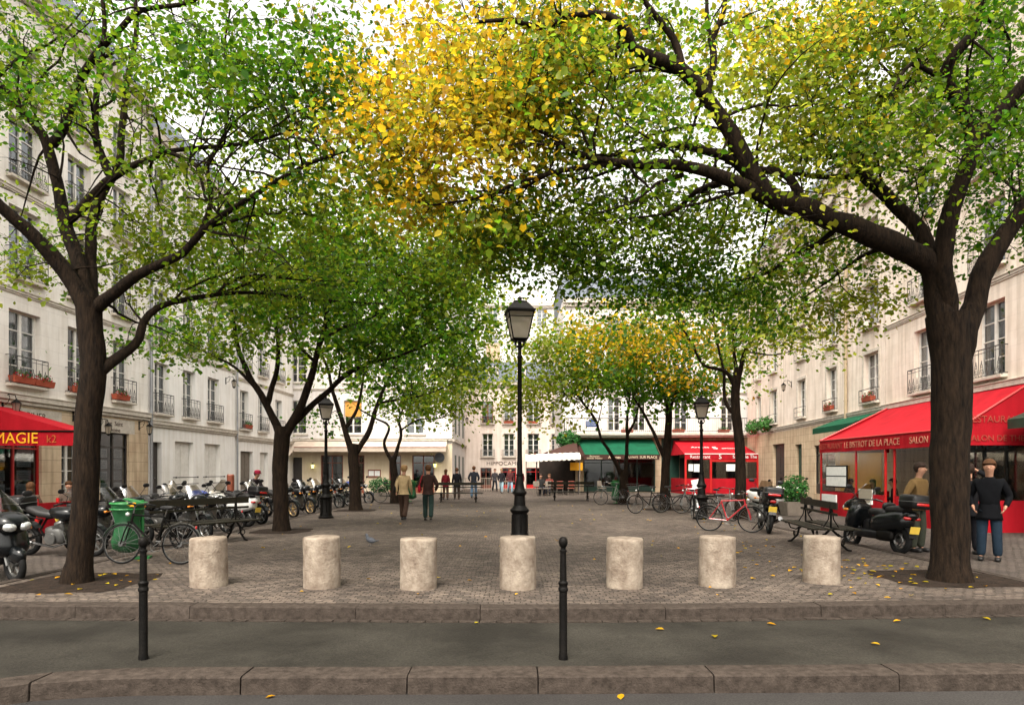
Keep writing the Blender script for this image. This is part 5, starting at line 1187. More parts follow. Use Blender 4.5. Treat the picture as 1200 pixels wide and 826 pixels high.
# cafe wall lanterns (lit green and yellow lamps)
def cafe_lantern(x, z, lb):
    r = empty('cafe_lantern', (x, 43.9, z), 0, lb, 'lantern', 'small lanterns on the corner cafe wall')
    b = MB(); b.lathe([(.02, .22), (.12, .12), (.12, .1)], 6, (0, -.12, 0)); b.lathe([(.07, -.16), (.03, -.2)], 6, (0, -.12, 0)); b.tube([(0, .05, .1), (0, -.12, .22)], .015, 4); b.build('lantern_frame', M['iron'], r)
    b = MB(); b.lathe([(.11, .1), (.07, -.15)], 6, (0, -.12, 0)); b.build('lamp_glass', mat('lit_glass', (.5, .5, .2), .3, emit=(.8, .75, .25, .8)), r)
cafe_lantern(fx(367, 43.9), fz(546, 43.9), 'small glowing lantern left of the leftmost cafe door'); cafe_lantern(fx(510, 43.9), fz(545, 43.9), 'small glowing lantern right of the rightmost cafe door')

# ------------------------------------------------------------------ planters, chairs, tables
def planter(x, y, z, wd, hp, hf, label, ncol=(.04, .13, .03)):
    r = empty('potted_shrub', (x, y, z), .1, label, 'plant')
    b = MB(); b.add([(-wd*.42, -wd*.3, 0), (wd*.42, -wd*.3, 0), (wd*.42, wd*.3, 0), (-wd*.42, wd*.3, 0), (-wd*.5, -wd*.36, hp), (wd*.5, -wd*.36, hp), (wd*.5, wd*.36, hp), (-wd*.5, wd*.36, hp)], [(3, 2, 1, 0), (0, 1, 5, 4), (1, 2, 6, 5), (2, 3, 7, 6), (3, 0, 4, 7), (4, 5, 6, 7)])
    b.build('planter_box', M['greywood'], r, bevel=.015)
    leaf_blob('foliage', r, (0, 0, hp+hf*.45), (wd*.55, wd*.5, hf*.55), int(900*wd*hf), .09, [ncol, tuple(c*1.4 for c in ncol)])
    b = MB()
    for i in range(5): b.tube([(.1*math.cos(i*2), .1*math.sin(i*2), hp-.05), (.25*math.cos(i*2), .25*math.sin(i*2), hp+hf*.7)], .012, 4)
    b.build('stem', M['bark'], r); return r
planter(10.3, 24.3, LANE, .9, .5, 1.0, 'bushy shrub in a wooden box between the right bench and the dark gateway')
planter(-7.0, 35.5, LANE, 1.2, .45, .8, 'round shrub in a box in front of the corner cafe doors', (.03, .10, .03))
def chair_proto(nm, m):
    r = empty(nm, cat='chair', group='cafe chairs on the terraces')
    b = MB(); b.blob((0, 0, .45), (.44, .44, .05), .4); b.build('seat', m, r, smooth=50)
    b = MB(); b.blob((0, .2, .72), (.42, .04, .36), .4, Matrix.Rotation(R(-8), 3, 'X')); b.build('backrest', m, r, smooth=50)
    for sx in (-1, 1):
        for sy in (-1, 1): b = MB(); b.tube([(sx*.17, sy*.17, .45), (sx*.2, sy*.2, 0)], .014, 5); b.build('leg', M['greywood'], r)
    b = MB(); 
    for s in (-1, 1): b.tube([(s*.19, .2, .45), (s*.19, .23, .9)], .012, 5)
    b.build('back_frame', M['greywood'], r); return r
def table_proto():
    r = empty('cafe_table', cat='table', group='cafe tables on the terraces')
    b = MB(); b.lathe([(.33, .71), (.34, .73), (.33, .74)], 20); b.build('table_top', M['greywood'], r, smooth=40)
    b = MB(); b.tube([(0, 0, .72), (0, 0, .05)], .025, 6); b.build('stem', M['iron'], r)
    b = MB()
    for i in range(3): b.tube([(0, 0, .08), (.25*math.cos(i*2.1), .25*math.sin(i*2.1), .0)], .018, 5)
    b.build('foot', M['iron'], r); return r
redchair = chair_proto('red_cafe_chair', mat('red_wicker', (.38, .03, .03), .6, (.1, .12, .07), 30)); woodchair = chair_proto('wooden_cafe_chair', M['greywood']); tabl = table_proto()
for i, (x, y, a, lb) in enumerate(((2.95, 41.0, 3.1, 'red wicker chair in the covered terrace, left of the pair behind the far bench'), (3.65, 41.1, 3.2, 'red wicker chair in the covered terrace, right of the pair behind the far bench'), (7.1, 42.2, 2.6, 'red chair on its own under the green awning'))):
    place(redchair, (x, y, 0), a, lb)
for i, (x, y, a, lb) in enumerate(((1.55, 40.2, .4, 'pale legged chair at the left end of the covered terrace'), (2.1, 40.3, -.5, 'pale legged chair just left of the red chairs on the covered terrace'), (5.6, 41.4, .8, 'wooden chair left of the lone red chair under the green awning'))):
    place(woodchair, (x, y, 0), a, lb)
for (x, y, lb) in ((1.8, 41.3, 'round cafe table at the left end of the covered terrace'), (3.3, 42.0, 'round cafe table behind the pair of red chairs'), (6.4, 42.0, 'round cafe table under the green awning'), (-12.75, 18.4, 'round cafe table behind the low red barrier at left'), (12.6, 23.9, 'round cafe table inside the right red terrace by the menu board'), (12.7, 21.0, 'round cafe table deep inside the right red terrace')):
    place(tabl, (x, y, 0 if y > 40 else LANE), 0, lb)
# barrier fence far lane and glimpsed boards
b = MB()
for i in range(26): b.tube([(-3.6+i*.13, 49.5, 0), (-3.6+i*.13, 49.5, .95)], .012, 4)
b.tube([(-3.6, 49.5, .95), (-.3, 49.5, .95)], .02, 5); b.tube([(-3.6, 49.5, .12), (-.3, 49.5, .12)], .015, 5)
tag(b.build('crowd_barrier', M['beigecloth']), 'pale slatted barrier across the lane behind the far walkers', 'barrier')
for (x, lb) in ((-8.9, 'dark bollard post against the white house wall at left'),):
    pass
b = MB(); b.lathe([(.13, 0), (.13, 1.45), (.1, 1.5)], 12); tag(b.build('waste_pipe', M['wood'], loc=(-10.4, 24.6, LANE)), 'brown round post standing behind the white scooter at left', 'post')

# ------------------------------------------------------------------ people
def skin_bake(name, chains, m, parent, sub=1):
    """chains: list of lists of (point, radius or (rx, ry)); chains share points exactly where they join"""
    vs, rs, es, idx = [], [], [], {}
    for ch in chains:
        prev = None
        for p, r_ in ch:
            key = tuple(round(c, 4) for c in p)
            if key not in idx: idx[key] = len(vs); vs.append(p); rs.append(r_ if isinstance(r_, tuple) else (r_, r_))
            if prev is not None and prev != idx[key]: es.append((prev, idx[key]))
            prev = idx[key]
    me = bpy.data.meshes.new(name); me.from_pydata([Vector(v) for v in vs], es, []); me.update()
    o = bpy.data.objects.new(name, me); C.objects.link(o)
    md = o.modifiers.new('Skin', 'SKIN'); md.use_smooth_shade = True
    sv = me.skin_vertices[0].data
    for i, r_ in enumerate(rs): sv[i].radius = r_; sv[i].use_root = (i == 0)
    s_ = o.modifiers.new('Sub', 'SUBSURF'); s_.levels = sub; s_.render_levels = sub
    dg_ = bpy.context.evaluated_depsgraph_get(); ev = o.evaluated_get(dg_); nm = bpy.data.meshes.new_from_object(ev)
    bpy.data.objects.remove(o); nm.name = name; nm.materials.clear(); nm.materials.append(m)
    nm.polygons.foreach_set('use_smooth', [True]*len(nm.polygons)); return link(name, nm, parent) if parent is not None else nm
def merge_into(o, mb):
    bm = bmesh.new(); bm.from_mesh(o.data); t = mb.mesh('t', []) ; bm.from_mesh(t); bm.to_mesh(o.data); bm.free(); o.data.polygons.foreach_set('use_smooth', [True]*len(o.data.polygons))
CL = {}
def cloth(col):
    k = tuple(col)
    if k not in CL: CL[k] = mat('cloth_%d' % len(CL), col, .85, tuple(c*.7 for c in col), 7, bump=.35, bscale=9)
    return CL[k]
def person(x, y, z, rz, label, H=1.72, pose='stand', top=(.05, .05, .06), leg=(.04, .05, .10), hair='dark', hat=None, look=0, arm='down', bag=None, coat=0, fing=True, female=False, hairlen=0, group=None):
    r = empty('person', (x, y, z), rz, label, 'person', group); k = H/1.75; sw = .185 if not female else .165
    V = Vector; st = pose == 'stand'; wk = pose == 'walk'; sit = pose == 'sit'; bend = pose == 'bend'
    dz = -.45 if sit else 0
    pel = V((0, 0, .96+dz)); lean = V((0, -.03, 0)) if not bend else V((0, -.35, -.12))
    wai = pel+V((0, 0, .14))+lean*.3; che = pel+V((0, 0, .36))+lean*.7; nek = pel+V((0, .01, .53))+lean; hb = pel+V((0, -.01, .62))+lean*1.15
    hc = hb+V((0, -.02-(.02 if look >= 0 else -.05), .09)); 
    sh = {s: che+V((s*sw, .0, .10))+lean*.2 for s in (-1, 1)}
    if arm == 'down': el = {s: sh[s]+V((s*.06, .03, -.29)) for s in (-1, 1)}; wr = {s: el[s]+V((s*.01, -.07, -.25)) for s in (-1, 1)}
    elif arm == 'swing': el = {s: sh[s]+V((s*.06, .05+s*.07, -.28)) for s in (-1, 1)}; wr = {s: el[s]+V((s*.0, -.08+s*.06, -.24)) for s in (-1, 1)}
    elif arm == 'pocket': el = {s: sh[s]+V((s*.11, .08, -.27)) for s in (-1, 1)}; wr = {s: el[s]+V((-s*.06, -.16, -.18)) for s in (-1, 1)}
    elif arm == 'head': el = {-1: sh[-1]+V((-.20, -.02, .10)), 1: sh[1]+V((.08, .03, -.29))}; wr = {-1: hc+V((-.13, .02, .02)), 1: el[1]+V((.01, -.07, -.25))}
    elif arm == 'point': el = {-1: sh[-1]+V((-.12, -.2, -.05)), 1: sh[1]+V((.08, .03, -.29))}; wr = {-1: el[-1]+V((-.05, -.2, .14)), 1: el[1]+V((.01, -.07, -.25))}
    else: el = {s: sh[s]+V((s*.08, -.06, -.27)) for s in (-1, 1)}; wr = {s: el[s]+V((-s*.08, -.22, .03)) for s in (-1, 1)}
    hp = {s: pel+V((s*.095, 0, -.06)) for s in (-1, 1)}
    if sit: kn = {s: V((s*.12, -.44, .50)) for s in (-1, 1)}; an = {s: V((s*.12, -.42, .09)) for s in (-1, 1)}
    elif wk: kn = {1: V((.10, -.17, .50)), -1: V((-.10, .04, .50))}; an = {1: V((.10, -.22, .09)), -1: V((-.10, .28, .14))}
    else: kn = {s: V((s*.11, -.03, .50)) for s in (-1, 1)}; an = {s: V((s*.125, .01, .09)) for s in (-1, 1)}
    S = lambda v: tuple(c*k for c in v)
    P = [S(pel), S(wai), S(che), S(nek)]
    body = [[(S(pel), (.10*k, .07*k)), (S(wai), (.09*k, .065*k)), (S(che), (.10*k, .065*k)), (S(nek), .062*k), (S(hb), .062*k), (S(hc), (.092*k, .112*k)), (S(hc+V((0, .005, .065))), (.082*k, .10*k))]]
    for s in (-1, 1):
        body.append([(S(che), (.10*k, .065*k)), (S(sh[s]), .042*k), (S(el[s]), .038*k), (S(wr[s]), .026*k), (S(wr[s]+(wr[s]-el[s]).normalized()*.07), (.034*k, .02*k))])
        body.append([(S(pel), (.10*k, .07*k)), (S(hp[s]), .07*k), (S(kn[s]), .055*k), (S(an[s]), .032*k), (S(an[s]+V((0, -.08, -.05))), .02*k)])
    bo = skin_bake('body', body, M['skin'], r, 1)
    mb2 = MB(); c = V(S(hc))
    mb2.blob(c+V((0, -.095, .0))*k, (.03*k, .05*k, .045*k), .9, None, 8, 6)       # nose
    for s in (-1, 1):
        mb2.blob(c+V((s*.078, .0, .01))*k, (.02*k, .035*k, .055*k), .9, None, 8, 6)  # ears
        if fing:
            dr = (wr[s]-el[s]).normalized(); side = V((0, 1, 0)) if abs(dr.y) < .8 else V((1, 0, 0)); side = (side-dr*side.dot(dr)).normalized(); nn = dr.cross(side)
            pb = wr[s]+dr*.085
            for i, ln in enumerate((.060, .070, .066, .052)):
                a = pb+side*(-.027+.018*i); mid = a+dr*ln*.55+nn*(-s)*.006; tip = a+dr*ln*.9-nn*s*.03
                mb2.tube([S(a-dr*.02), S(mid), S(tip)], [.009*k, .008*k, .006*k], 6)
            a = wr[s]+dr*.03-side*.025; mb2.tube([S(a), S(a+dr*.03-side*.025), S(a+dr*.058-side*.03)], [.011*k, .009*k, .007*k], 6)
    mb2.blob(c+V((0, -.082, -.05))*k, (.045*k, .02*k, .014*k), .9, None, 8, 5)
    merge_into(bo, mb2)
    if fing:
        for s in (-1, 1): e_ = MB(); e_.blob(c+V((s*.031, -.082, .022))*k, (.022*k, .014*k, .012*k), 1, None, 8, 6); e_.build('eye', M['hairdark'], r, smooth=60)
    if look > 0:   # tip the head back to look up
        pass
    jl = [[(S(pel+V((0, 0, -.02))), (.175*k, .14*k)), (S(wai), (.165*k, .13*k)), (S(che), (.185*k, .15*k)), (S(nek+V((0, 0, -.05))), (.10*k, .10*k)), (S(nek+V((0, 0, .045))), .085*k)]]
    for s in (-1, 1): jl.append([(S(che), (.185*k, .15*k)), (S(sh[s]+V((0, 0, .0))), .085*k), (S(el[s]), .066*k), (S(wr[s]-(wr[s]-el[s])*.08), .048*k)])
    jk = skin_bake('jacket', jl, cloth(top), r, 2)
    hm_ = MB(); zh = -.10-coat; nn_ = 24; vs_ = []; lv = [(.10, .148, .112), (.02, .162, .125), (-.05, .172, .135), (zh*.6-.03, .200, .160), (zh, .212, .170), (zh+.005, .190, .150)]
    if sit: lv = [(.10, .150, .115), (.03, .165, .13), (-.03, .17, .135), (-.05, .15, .115)]
    for (dz_, rx2, ry2) in lv:
        for j_ in range(nn_):
            a_ = 2*PI*j_/nn_; fw = 1+.035*math.sin(a_*5+dz_*9)+.02*math.sin(a_*9)
            vs_.append(S(pel+V((rx2*fw*math.cos(a_), ry2*fw*math.sin(a_)-(.0 if dz_ < .05 else .0), dz_))+lean*max(0, .1+dz_)))
    hm_.add(vs_, [(i*nn_+j, i*nn_+(j+1) % nn_, (i+1)*nn_+(j+1) % nn_, (i+1)*nn_+j) for i in range(len(lv)-1) for j in range(nn_)]); merge_into(jk, hm_)
    tl = []
    for s in (-1, 1): tl.append([(S(pel), (.12*k, .10*k)), (S(hp[s]+V((0, 0, -.06))), .108*k), (S(kn[s]), .088*k), (S(an[s]+V((0, .01, -.02))), .078*k)])
    skin_bake('trousers', tl, cloth(leg), r, 2)
    for s in (-1, 1):
        b = MB(); b.blob(V(S(an[s]+V((0, -.06, -.05))))+V((0, 0, 0)), (.10*k, .28*k, .085*k), .7, None, 12, 7, lambda v: V((v.x, v.y, max(v.z, -.04)))); b.build('shoe', M['seat'], r, smooth=60)
    hm = {'dark': M['hairdark'], 'brown': M['hairbrown'], 'grey': M['greywood'], 'blond': mat('fair_hair', (.32, .2, .09), .7, (.2, .12, .05), 30)}[hair]
    b = MB(); hh = c+V((0, .026, .05))*k
    b.blob(hh, (.212*k, .25*k, .24*k), .95, None, 18, 12, lambda v: V((v.x, v.y, v.z if (v.y > -.01 or v.z > .035) else .035+v.z*.1)))
    if hairlen: b.blob(hh+V((0, .05, -.10-hairlen*.3))*k, (.18*k, .11*k, (.2+hairlen)*k), .9, None, 12, 8)
    b.build('hair', hm, r, smooth=60)
    if hat: b = MB(); b.blob(c+V((0, 0, .09))*k, (.215*k, .24*k, .17*k), .8, None, 16, 10); b.blob(c+V((0, -.02, .04))*k, (.27*k, .30*k, .03*k), .9); b.build('hat', cloth(hat), r, smooth=60)
    if bag:
        s, col, zz = bag; b = MB(); q = sh[s]+V((s*.10, .05, -.38)); b.blob(S(q), (.10*k, .30*k, .24*k), .6); b.tube([S(q+V((0, -.1, .1))), S(sh[s]+V((0, -.03, .08))), S(sh[s]+V((0, .06, .07))), S(q+V((0, .1, .1)))], .012, 5)
        b.build('shoulder_bag', cloth(col), r, smooth=60)
    return r
person(-3.42, 21.0, 0, R(175), 'woman in a tan jacket and hat walking away with a black shoulder bag', 1.66, 'walk', (.45, .33, .18), (.06, .035, .025), 'blond', hat=(.35, .20, .10), arm='swing', bag=(1, (.015, .013, .012), 0), female=True, fing=False)
person(-2.62, 20.8, 0, R(185), 'person in a dark brown jacket and dark green trousers carrying a red bag', 1.68, 'walk', (.035, .018, .014), (.022, .04, .035), 'brown', arm='pocket', bag=(1, (.30, .01, .02), 0), fing=False)
person(-3.55, 35.6, 0, R(170), 'person in a dark red coat standing behind the far left bench', 1.55, 'stand', (.16, .012, .02), (.12, .07, .05), 'brown', coat=.15, hairlen=.08, fing=False, female=True)
person(-2.98, 36.0, 0, R(195), 'person in a black coat standing beside the dark red coat', 1.62, 'stand', (.012, .012, .016), (.07, .05, .04), 'brown', coat=.15, fing=False)
person(-2.15, 37.5, 0, R(180), 'person in a dark jacket and blue jeans right of the far left bench', 1.72, 'stand', (.015, .018, .025), (.10, .17, .26), 'brown', arm='pocket', fing=False)
person(-1.25, 48.3, 0, R(20), 'far walker in a dark jacket holding a dark bag by the lane', 1.6, 'walk', (.05, .045, .05), (.02, .02, .025), 'brown', bag=(1, (.02, .01, .01), 0), fing=False)
person(-.70, 44.8, 0, R(-15), 'far walker in pale blue jeans left of the central lamp, left one of two', 1.6, 'walk', (.02, .018, .022), (.26, .36, .42), 'blond', hairlen=.1, fing=False, female=True)
person(-.12, 44.6, 0, R(10), 'far walker in pale blue jeans left of the central lamp, right one of two', 1.62, 'walk', (.10, .03, .03), (.24, .34, .42), 'brown', fing=False)
person(.55, 43.6, 0, R(5), 'far walker in dark red just behind the central lamp post', 1.6, 'walk', (.10, .015, .02), (.05, .03, .03), 'dark', fing=False)
person(-9.55, 24.2, LANE, R(60), 'person in a dark jacket and red cap bending over the parked scooters at left', 1.7, 'bend', (.04, .03, .035), (.05, .05, .06), 'dark', hat=(.20, .01, .03), arm='front', fing=False)
person(8.25, 13.55, LANE, R(25), 'man in a tan jacket standing left of the near right tree trunk', 1.74, 'stand', (.17, .105, .042), (.05, .055, .04), 'dark', arm='pocket')
person(8.75, 12.2, LANE, R(-38), 'man in a black coat and jeans looking up right of the near right trunk', 1.78, 'stand', (.003, .0035, .005), (.014, .026, .042), 'brown', arm='pocket', coat=.12)
person(9.0, 13.1, LANE, R(160), 'person in black half hidden behind the near right tree trunk', 1.72, 'stand', (.010, .010, .012), (.012, .012, .016), 'dark', arm='head', coat=.1)
person(12.55, 23.1, LANE, R(-60), 'seated cafe guest with brown hair inside the right terrace', 1.7, 'sit', (.05, .03, .025), (.03, .03, .04), 'brown', arm='front', hairlen=.12, fing=False)
person(12.6, 21.9, LANE, R(-120), 'seated cafe guest dressed in black inside the right terrace', 1.75, 'sit', (.01, .01, .012), (.02, .02, .03), 'dark', arm='front', fing=False)
person(12.7, 24.9, LANE, R(-60), 'seated cafe guest in brown near the far corner of the right terrace', 1.7, 'sit', (.10, .05, .04), (.03, .03, .04), 'brown', arm='front', fing=False)
person(-12.75, 17.6, LANE, R(200), 'seated guest in brown behind the low red barrier, nearer of the two', 1.7, 'sit', (.12, .07, .05), (.03, .03, .04), 'brown', arm='front', hairlen=.1, fing=False, female=True)
person(-12.9, 19.4, LANE, R(20), 'seated guest in grey brown behind the low red barrier, farther of the two', 1.7, 'sit', (.14, .10, .08), (.03, .03, .04), 'brown', arm='front', fing=False)
person(1.75, 40.75, 0, R(10), 'seated guest at the left end of the covered cafe terrace', 1.7, 'sit', (.03, .03, .03), (.03, .03, .04), 'dark', arm='front', fing=False)
person(2.35, 41.6, 0, R(-20), 'seated guest in dull red on the covered cafe terrace', 1.7, 'sit', (.16, .04, .03), (.03, .03, .04), 'brown', arm='front', fing=False)
for (x, y, z, a, lb) in ((12.6, 23.1, LANE, -1.05, 'chair under the brown haired guest in the right terrace'), (12.65, 21.9, LANE, -2.1, 'chair under the guest in black in the right terrace'), (12.75, 24.9, LANE, -1.05, 'chair under the guest near the far corner of the right terrace'), (-12.75, 17.62, LANE, 3.5, 'chair under the nearer guest behind the low red barrier'), (-12.9, 19.42, LANE, .35, 'chair under the farther guest behind the low red barrier'), (1.75, 40.78, 0, .17, 'chair under the leftmost guest of the covered terrace'), (2.35, 41.65, 0, -.35, 'chair under the guest in dull red of the covered terrace')):
    place(woodchair, (x, y, z), a, lb)
# ------------------------------------------------------------------ trees
def catmull(P, step):
    P = [np.array(p, float) for p in P]; out = []
    Q = [2*P[0]-P[1]]+P+[2*P[-1]-P[-2]]
    for i in range(1, len(Q)-2):
        a, b_, c, d_ = Q[i-1], Q[i], Q[i+1], Q[i+2]; n = max(2, int(np.linalg.norm((c-b_)[:3])/step))
        for k in range(n):
            t = k/n; out.append(.5*((2*b_)+(-a+c)*t+(2*a-5*b_+4*c-d_)*t*t+(-a+3*b_-3*c+d_)*t**3))
    out.append(P[-1]); return out
GREEN = [(.022, .085, .004), (.045, .14, .005), (.08, .18, .006), (.14, .22, .008)]
OLIVE = [(.12, .17, .008), (.19, .23, .012), (.26, .28, .014), (.14, .20, .01)]
YELG = [(.22, .30, .02), (.30, .33, .02), (.14, .25, .02), (.40, .36, .03)]
YEL = [(.62, .34, .01), (.72, .42, .015), (.55, .27, .01), (.50, .36, .012), (.40, .33, .012)]
def mix(a, b_, t, r_): return [tuple(x*(1-t)+y*t for x, y in zip(r_.choice(a), r_.choice(b_)))]
def tree(name, label, branches, blobs, lsize, seed, group=None, near=True, per=26, base_flare=1.35, step=.16, spread=.34, ntw=None):
    rg = np.random.default_rng(seed); rr = random.Random(seed)
    bx, by = branches[0][0][0][0], branches[0][0][0][2]
    p0 = W(*branches[0][0][0]); root = empty(name, (p0.x, p0.y, 0), 0, label, 'tree', group)
    O = np.array((p0.x, p0.y, 0)); mbk = MB(); nodes = []; nrad = []
    for bi, (pts, r0, r1) in enumerate(branches):
        P4 = []
        n = len(pts)
        for i, (px_, py_, Y) in enumerate(pts):
            w_ = W(px_, py_, Y); t = i/(n-1); P4.append((w_.x, w_.y, w_.z, r0+(r1-r0)*t**.8))
        if bi == 0: P4[0] = (P4[0][0], P4[0][1], -.05, r0*base_flare); P4.insert(1, (P4[0][0]*.6+P4[1][0]*.4, P4[0][1], .22, r0*(1+.25*(base_flare-1))))
        Q = catmull(P4, step)
        for i, q in enumerate(Q):
            if bi or i > 3:
                v = Vector(q[:3])*2.1+Vector((seed, bi, 0)); j = q[3]*(.35 if bi else .12)
                q[0] += mnoise.noise(v)*j; q[1] += mnoise.noise(v+Vector((9, 0, 0)))*j; q[2] += mnoise.noise(v+Vector((0, 7, 0)))*j
            q[3] = max(q[3]*(1+(.12 if bi else .05)*mnoise.noise(Vector(q[:3])*3.3)), .006)
        mbk.tube([Vector(q[:3]-O) if False else Vector((q[0]-O[0], q[1]-O[1], q[2])) for q in Q], [float(q[3]) for q in Q], 14 if bi == 0 else (10 if r0 > .06 else 7))
        for q in Q[(6 if bi == 0 else 0)::1]:
            if q[2] > 2.3: nodes.append(q[:3].copy()); nrad.append(q[3])
    # long secondary boughs arching off the limbs towards the foliage
    cent = [(W(b_[0], b_[1], b_[2]), b_[6]) for b_ in blobs]; wts = [x[1] for x in cent]
    K = len(nodes); kb = 105 if near else 40; base = list(zip([q.copy() for q in nodes], list(nrad)))
    for _ in range(kb):
        bl_ = rr.choices(blobs, wts)[0]
        tgt = np.array(W(bl_[0]+rr.gauss(0, .55)*bl_[3], bl_[1]-rr.gauss(.1, .55)*bl_[4], bl_[2]+rr.gauss(0, .5)*bl_[5])[:])
        q0, rq = min((base[rr.randrange(K)] for _ in range(9)), key=lambda t_: np.linalg.norm(t_[0]-tgt)); dv = tgt-q0; Ld = np.linalg.norm(dv)
        if Ld < .5: continue
        Lm = min(Ld, rr.uniform(1.2, 3.0) if near else rr.uniform(1.5, 4.0)); dv = dv/Ld
        up_ = np.array((0, 0, 1.0)); r0_ = min(rq*.55, rr.uniform(.012, .03)*(1 if near else 1.5)); p_ = q0.copy(); pts_ = [p_.copy()]; rs_ = [r0_]; ns = max(4, int(Lm/.22))
        side_ = rg.normal(size=3)*.35; h_ = dv*.8+up_*.35+side_
        for k in range(ns):
            h_ = h_*.78+(tgt-p_)/(np.linalg.norm(tgt-p_)+.3)*.35+rg.normal(size=3)*.17; h_ = h_/np.linalg.norm(h_)
            p_ = p_+h_*(Lm/ns); 
            if p_[2] < 2.4: break
            pts_.append(p_.copy()); rs_.append(r0_*(1-.75*(k+1)/ns)); nodes.append(p_.copy()); nrad.append(rs_[-1])
        if len(pts_) > 2: mbk.tube([Vector((q[0]-O[0], q[1]-O[1], q[2])) for q in pts_], [float(x) for x in rs_], 5)
    nodes = np.array(nodes); nrad = np.array(nrad)
    # attractors
    thick = np.array([list(q0)+[r_] for q0, r_ in base if r_ > (.045 if near else .06)])
    AT = []; AC = []; AD = []
    for (px_, py_, Y, rx_, ry_, rY, n, pal) in blobs:
        for _ in range(int(n*.85)):
            for _try in range(12):
                u = rg.normal(size=3)*.56; yy = Y+u[1]*rY+(.35 if near else .2); w_ = W(px_+u[0]*rx_, py_-u[2]*ry_, yy)
                if len(thick) and np.min(((thick[:, :3]-np.array(w_[:]))**2).sum(1)) < (.42 if near else .6)**2: continue
                if mnoise.noise(w_*(1.15 if near else .75)+Vector((seed, 0, 0)))+.35*mnoise.noise(w_*2.7) > -.04: break
            if w_.z < 2.25: continue
            AT.append((w_.x, w_.y, w_.z)); AC.append(pal)
    AT = np.array(AT); order = np.argsort([np.min(((nodes-a)**2).sum(1)) for a in AT])
    NN = list(nodes); NR = list(nrad); arr = np.empty((len(nodes)+len(AT)*6, 3)); arr[:len(nodes)] = nodes; cnt = len(nodes)
    rad = np.empty(len(arr)); rad[:cnt] = nrad; tw = MB()
    LP = []; LN = []; LS = []; LC = []
    for oi in order:
        a = AT[oi]; pal = AC[oi]
        dd = arr[:cnt]-a; cost = (dd**2).sum(1)**.5+.35*np.maximum(0, arr[:cnt, 2]-a[2]); j = int(np.argmin(cost)); s = arr[j]; L_ = float(np.linalg.norm(a-s))
        if L_ > 3.2: continue
        r0 = min(rad[j]*.7, .007+.009*L_); bend = rg.normal(size=3)*.10*L_; bend[2] += .08*L_
        pts = [s, s*.67+a*.33+bend, s*.3+a*.7+bend*.9, a]; rs = [r0, r0*.8, r0*.6, .0035]
        tw.tube([Vector((p[0]-O[0], p[1]-O[1], p[2])) for p in pts], [float(x) for x in rs], 4 if near else 3, caps=False)
        m_ = max(1, int(L_/.35))
        if L_ > .25:
            for k in range(1, 4): arr[cnt] = pts[k]; rad[cnt] = rs[k]; cnt += 1
        # leaf spray: a drooping flattish cluster along the outer half of the twig plus side twiglets
        nl = int(per*rg.uniform(.6, 1.4)); dirv = (a-s)/(L_+1e-6)
        for _ in range(2):
            sd = rg.normal(size=3)*np.array((1, 1, .35)); sd /= np.linalg.norm(sd); e2 = a+sd*spread*rg.uniform(.6, 1.1); mid_ = pts[2]
            tw.tube([Vector((p[0]-O[0], p[1]-O[1], p[2])) for p in (mid_, (mid_+e2)/2+np.array((0, 0, .02)), e2)], [.004, .003, .002], 3, caps=False)
        off = rg.normal(size=(nl, 3))*np.array((spread, spread, spread*.42)); off[:, 2] -= .25*np.hypot(off[:, 0], off[:, 1])**1.3
        P = a+off; nrm = rg.normal(size=(nl, 3))*.62; nrm[:, 2] += .75; nrm[:, :2] += off[:, :2]*.9
        nrm /= np.linalg.norm(nrm, axis=1)[:, None]
        tone = rg.uniform(.62, 1.28); c0 = np.array(rr.choice(pal))
        cl = np.array([rr.choice(pal) for _ in range(nl)])*.45+c0*.55; cl = cl*1.12*tone*rg.uniform(.72, 1.25, nl)[:, None]
        LP.append(P-O); LN.append(nrm); LS.append(lsize*rg.uniform(.8, 1.2)*rg.uniform(.45, 1.4, nl)); LC.append(cl)
    me = mbk.mesh('trunk', M['bark'], smooth=70); tr = link('trunk', me, root)
    twm = bpy.data.meshes.new('twigs'); twm.from_pydata(tw.v, [], tw.f); twm.materials.append(M['bark']); twm.polygons.foreach_set('use_smooth', [True]*len(twm.polygons)); link('twigs', twm, tr)
    leaves_object('crown', root, np.concatenate(LP), np.concatenate(LN), np.concatenate(LS), np.concatenate(LC), M['leaf'], near)
    print(name, 'leaves', K, sum(len(x) for x in LP), 'twigs', len(AT)); return root
GM = GREEN+GREEN+YELG[:2]; GO = GREEN[1:]+OLIVE+YELG[:1]; YM = YEL+YELG; YY = YEL
gt = 'trees planted in two rows around the square'
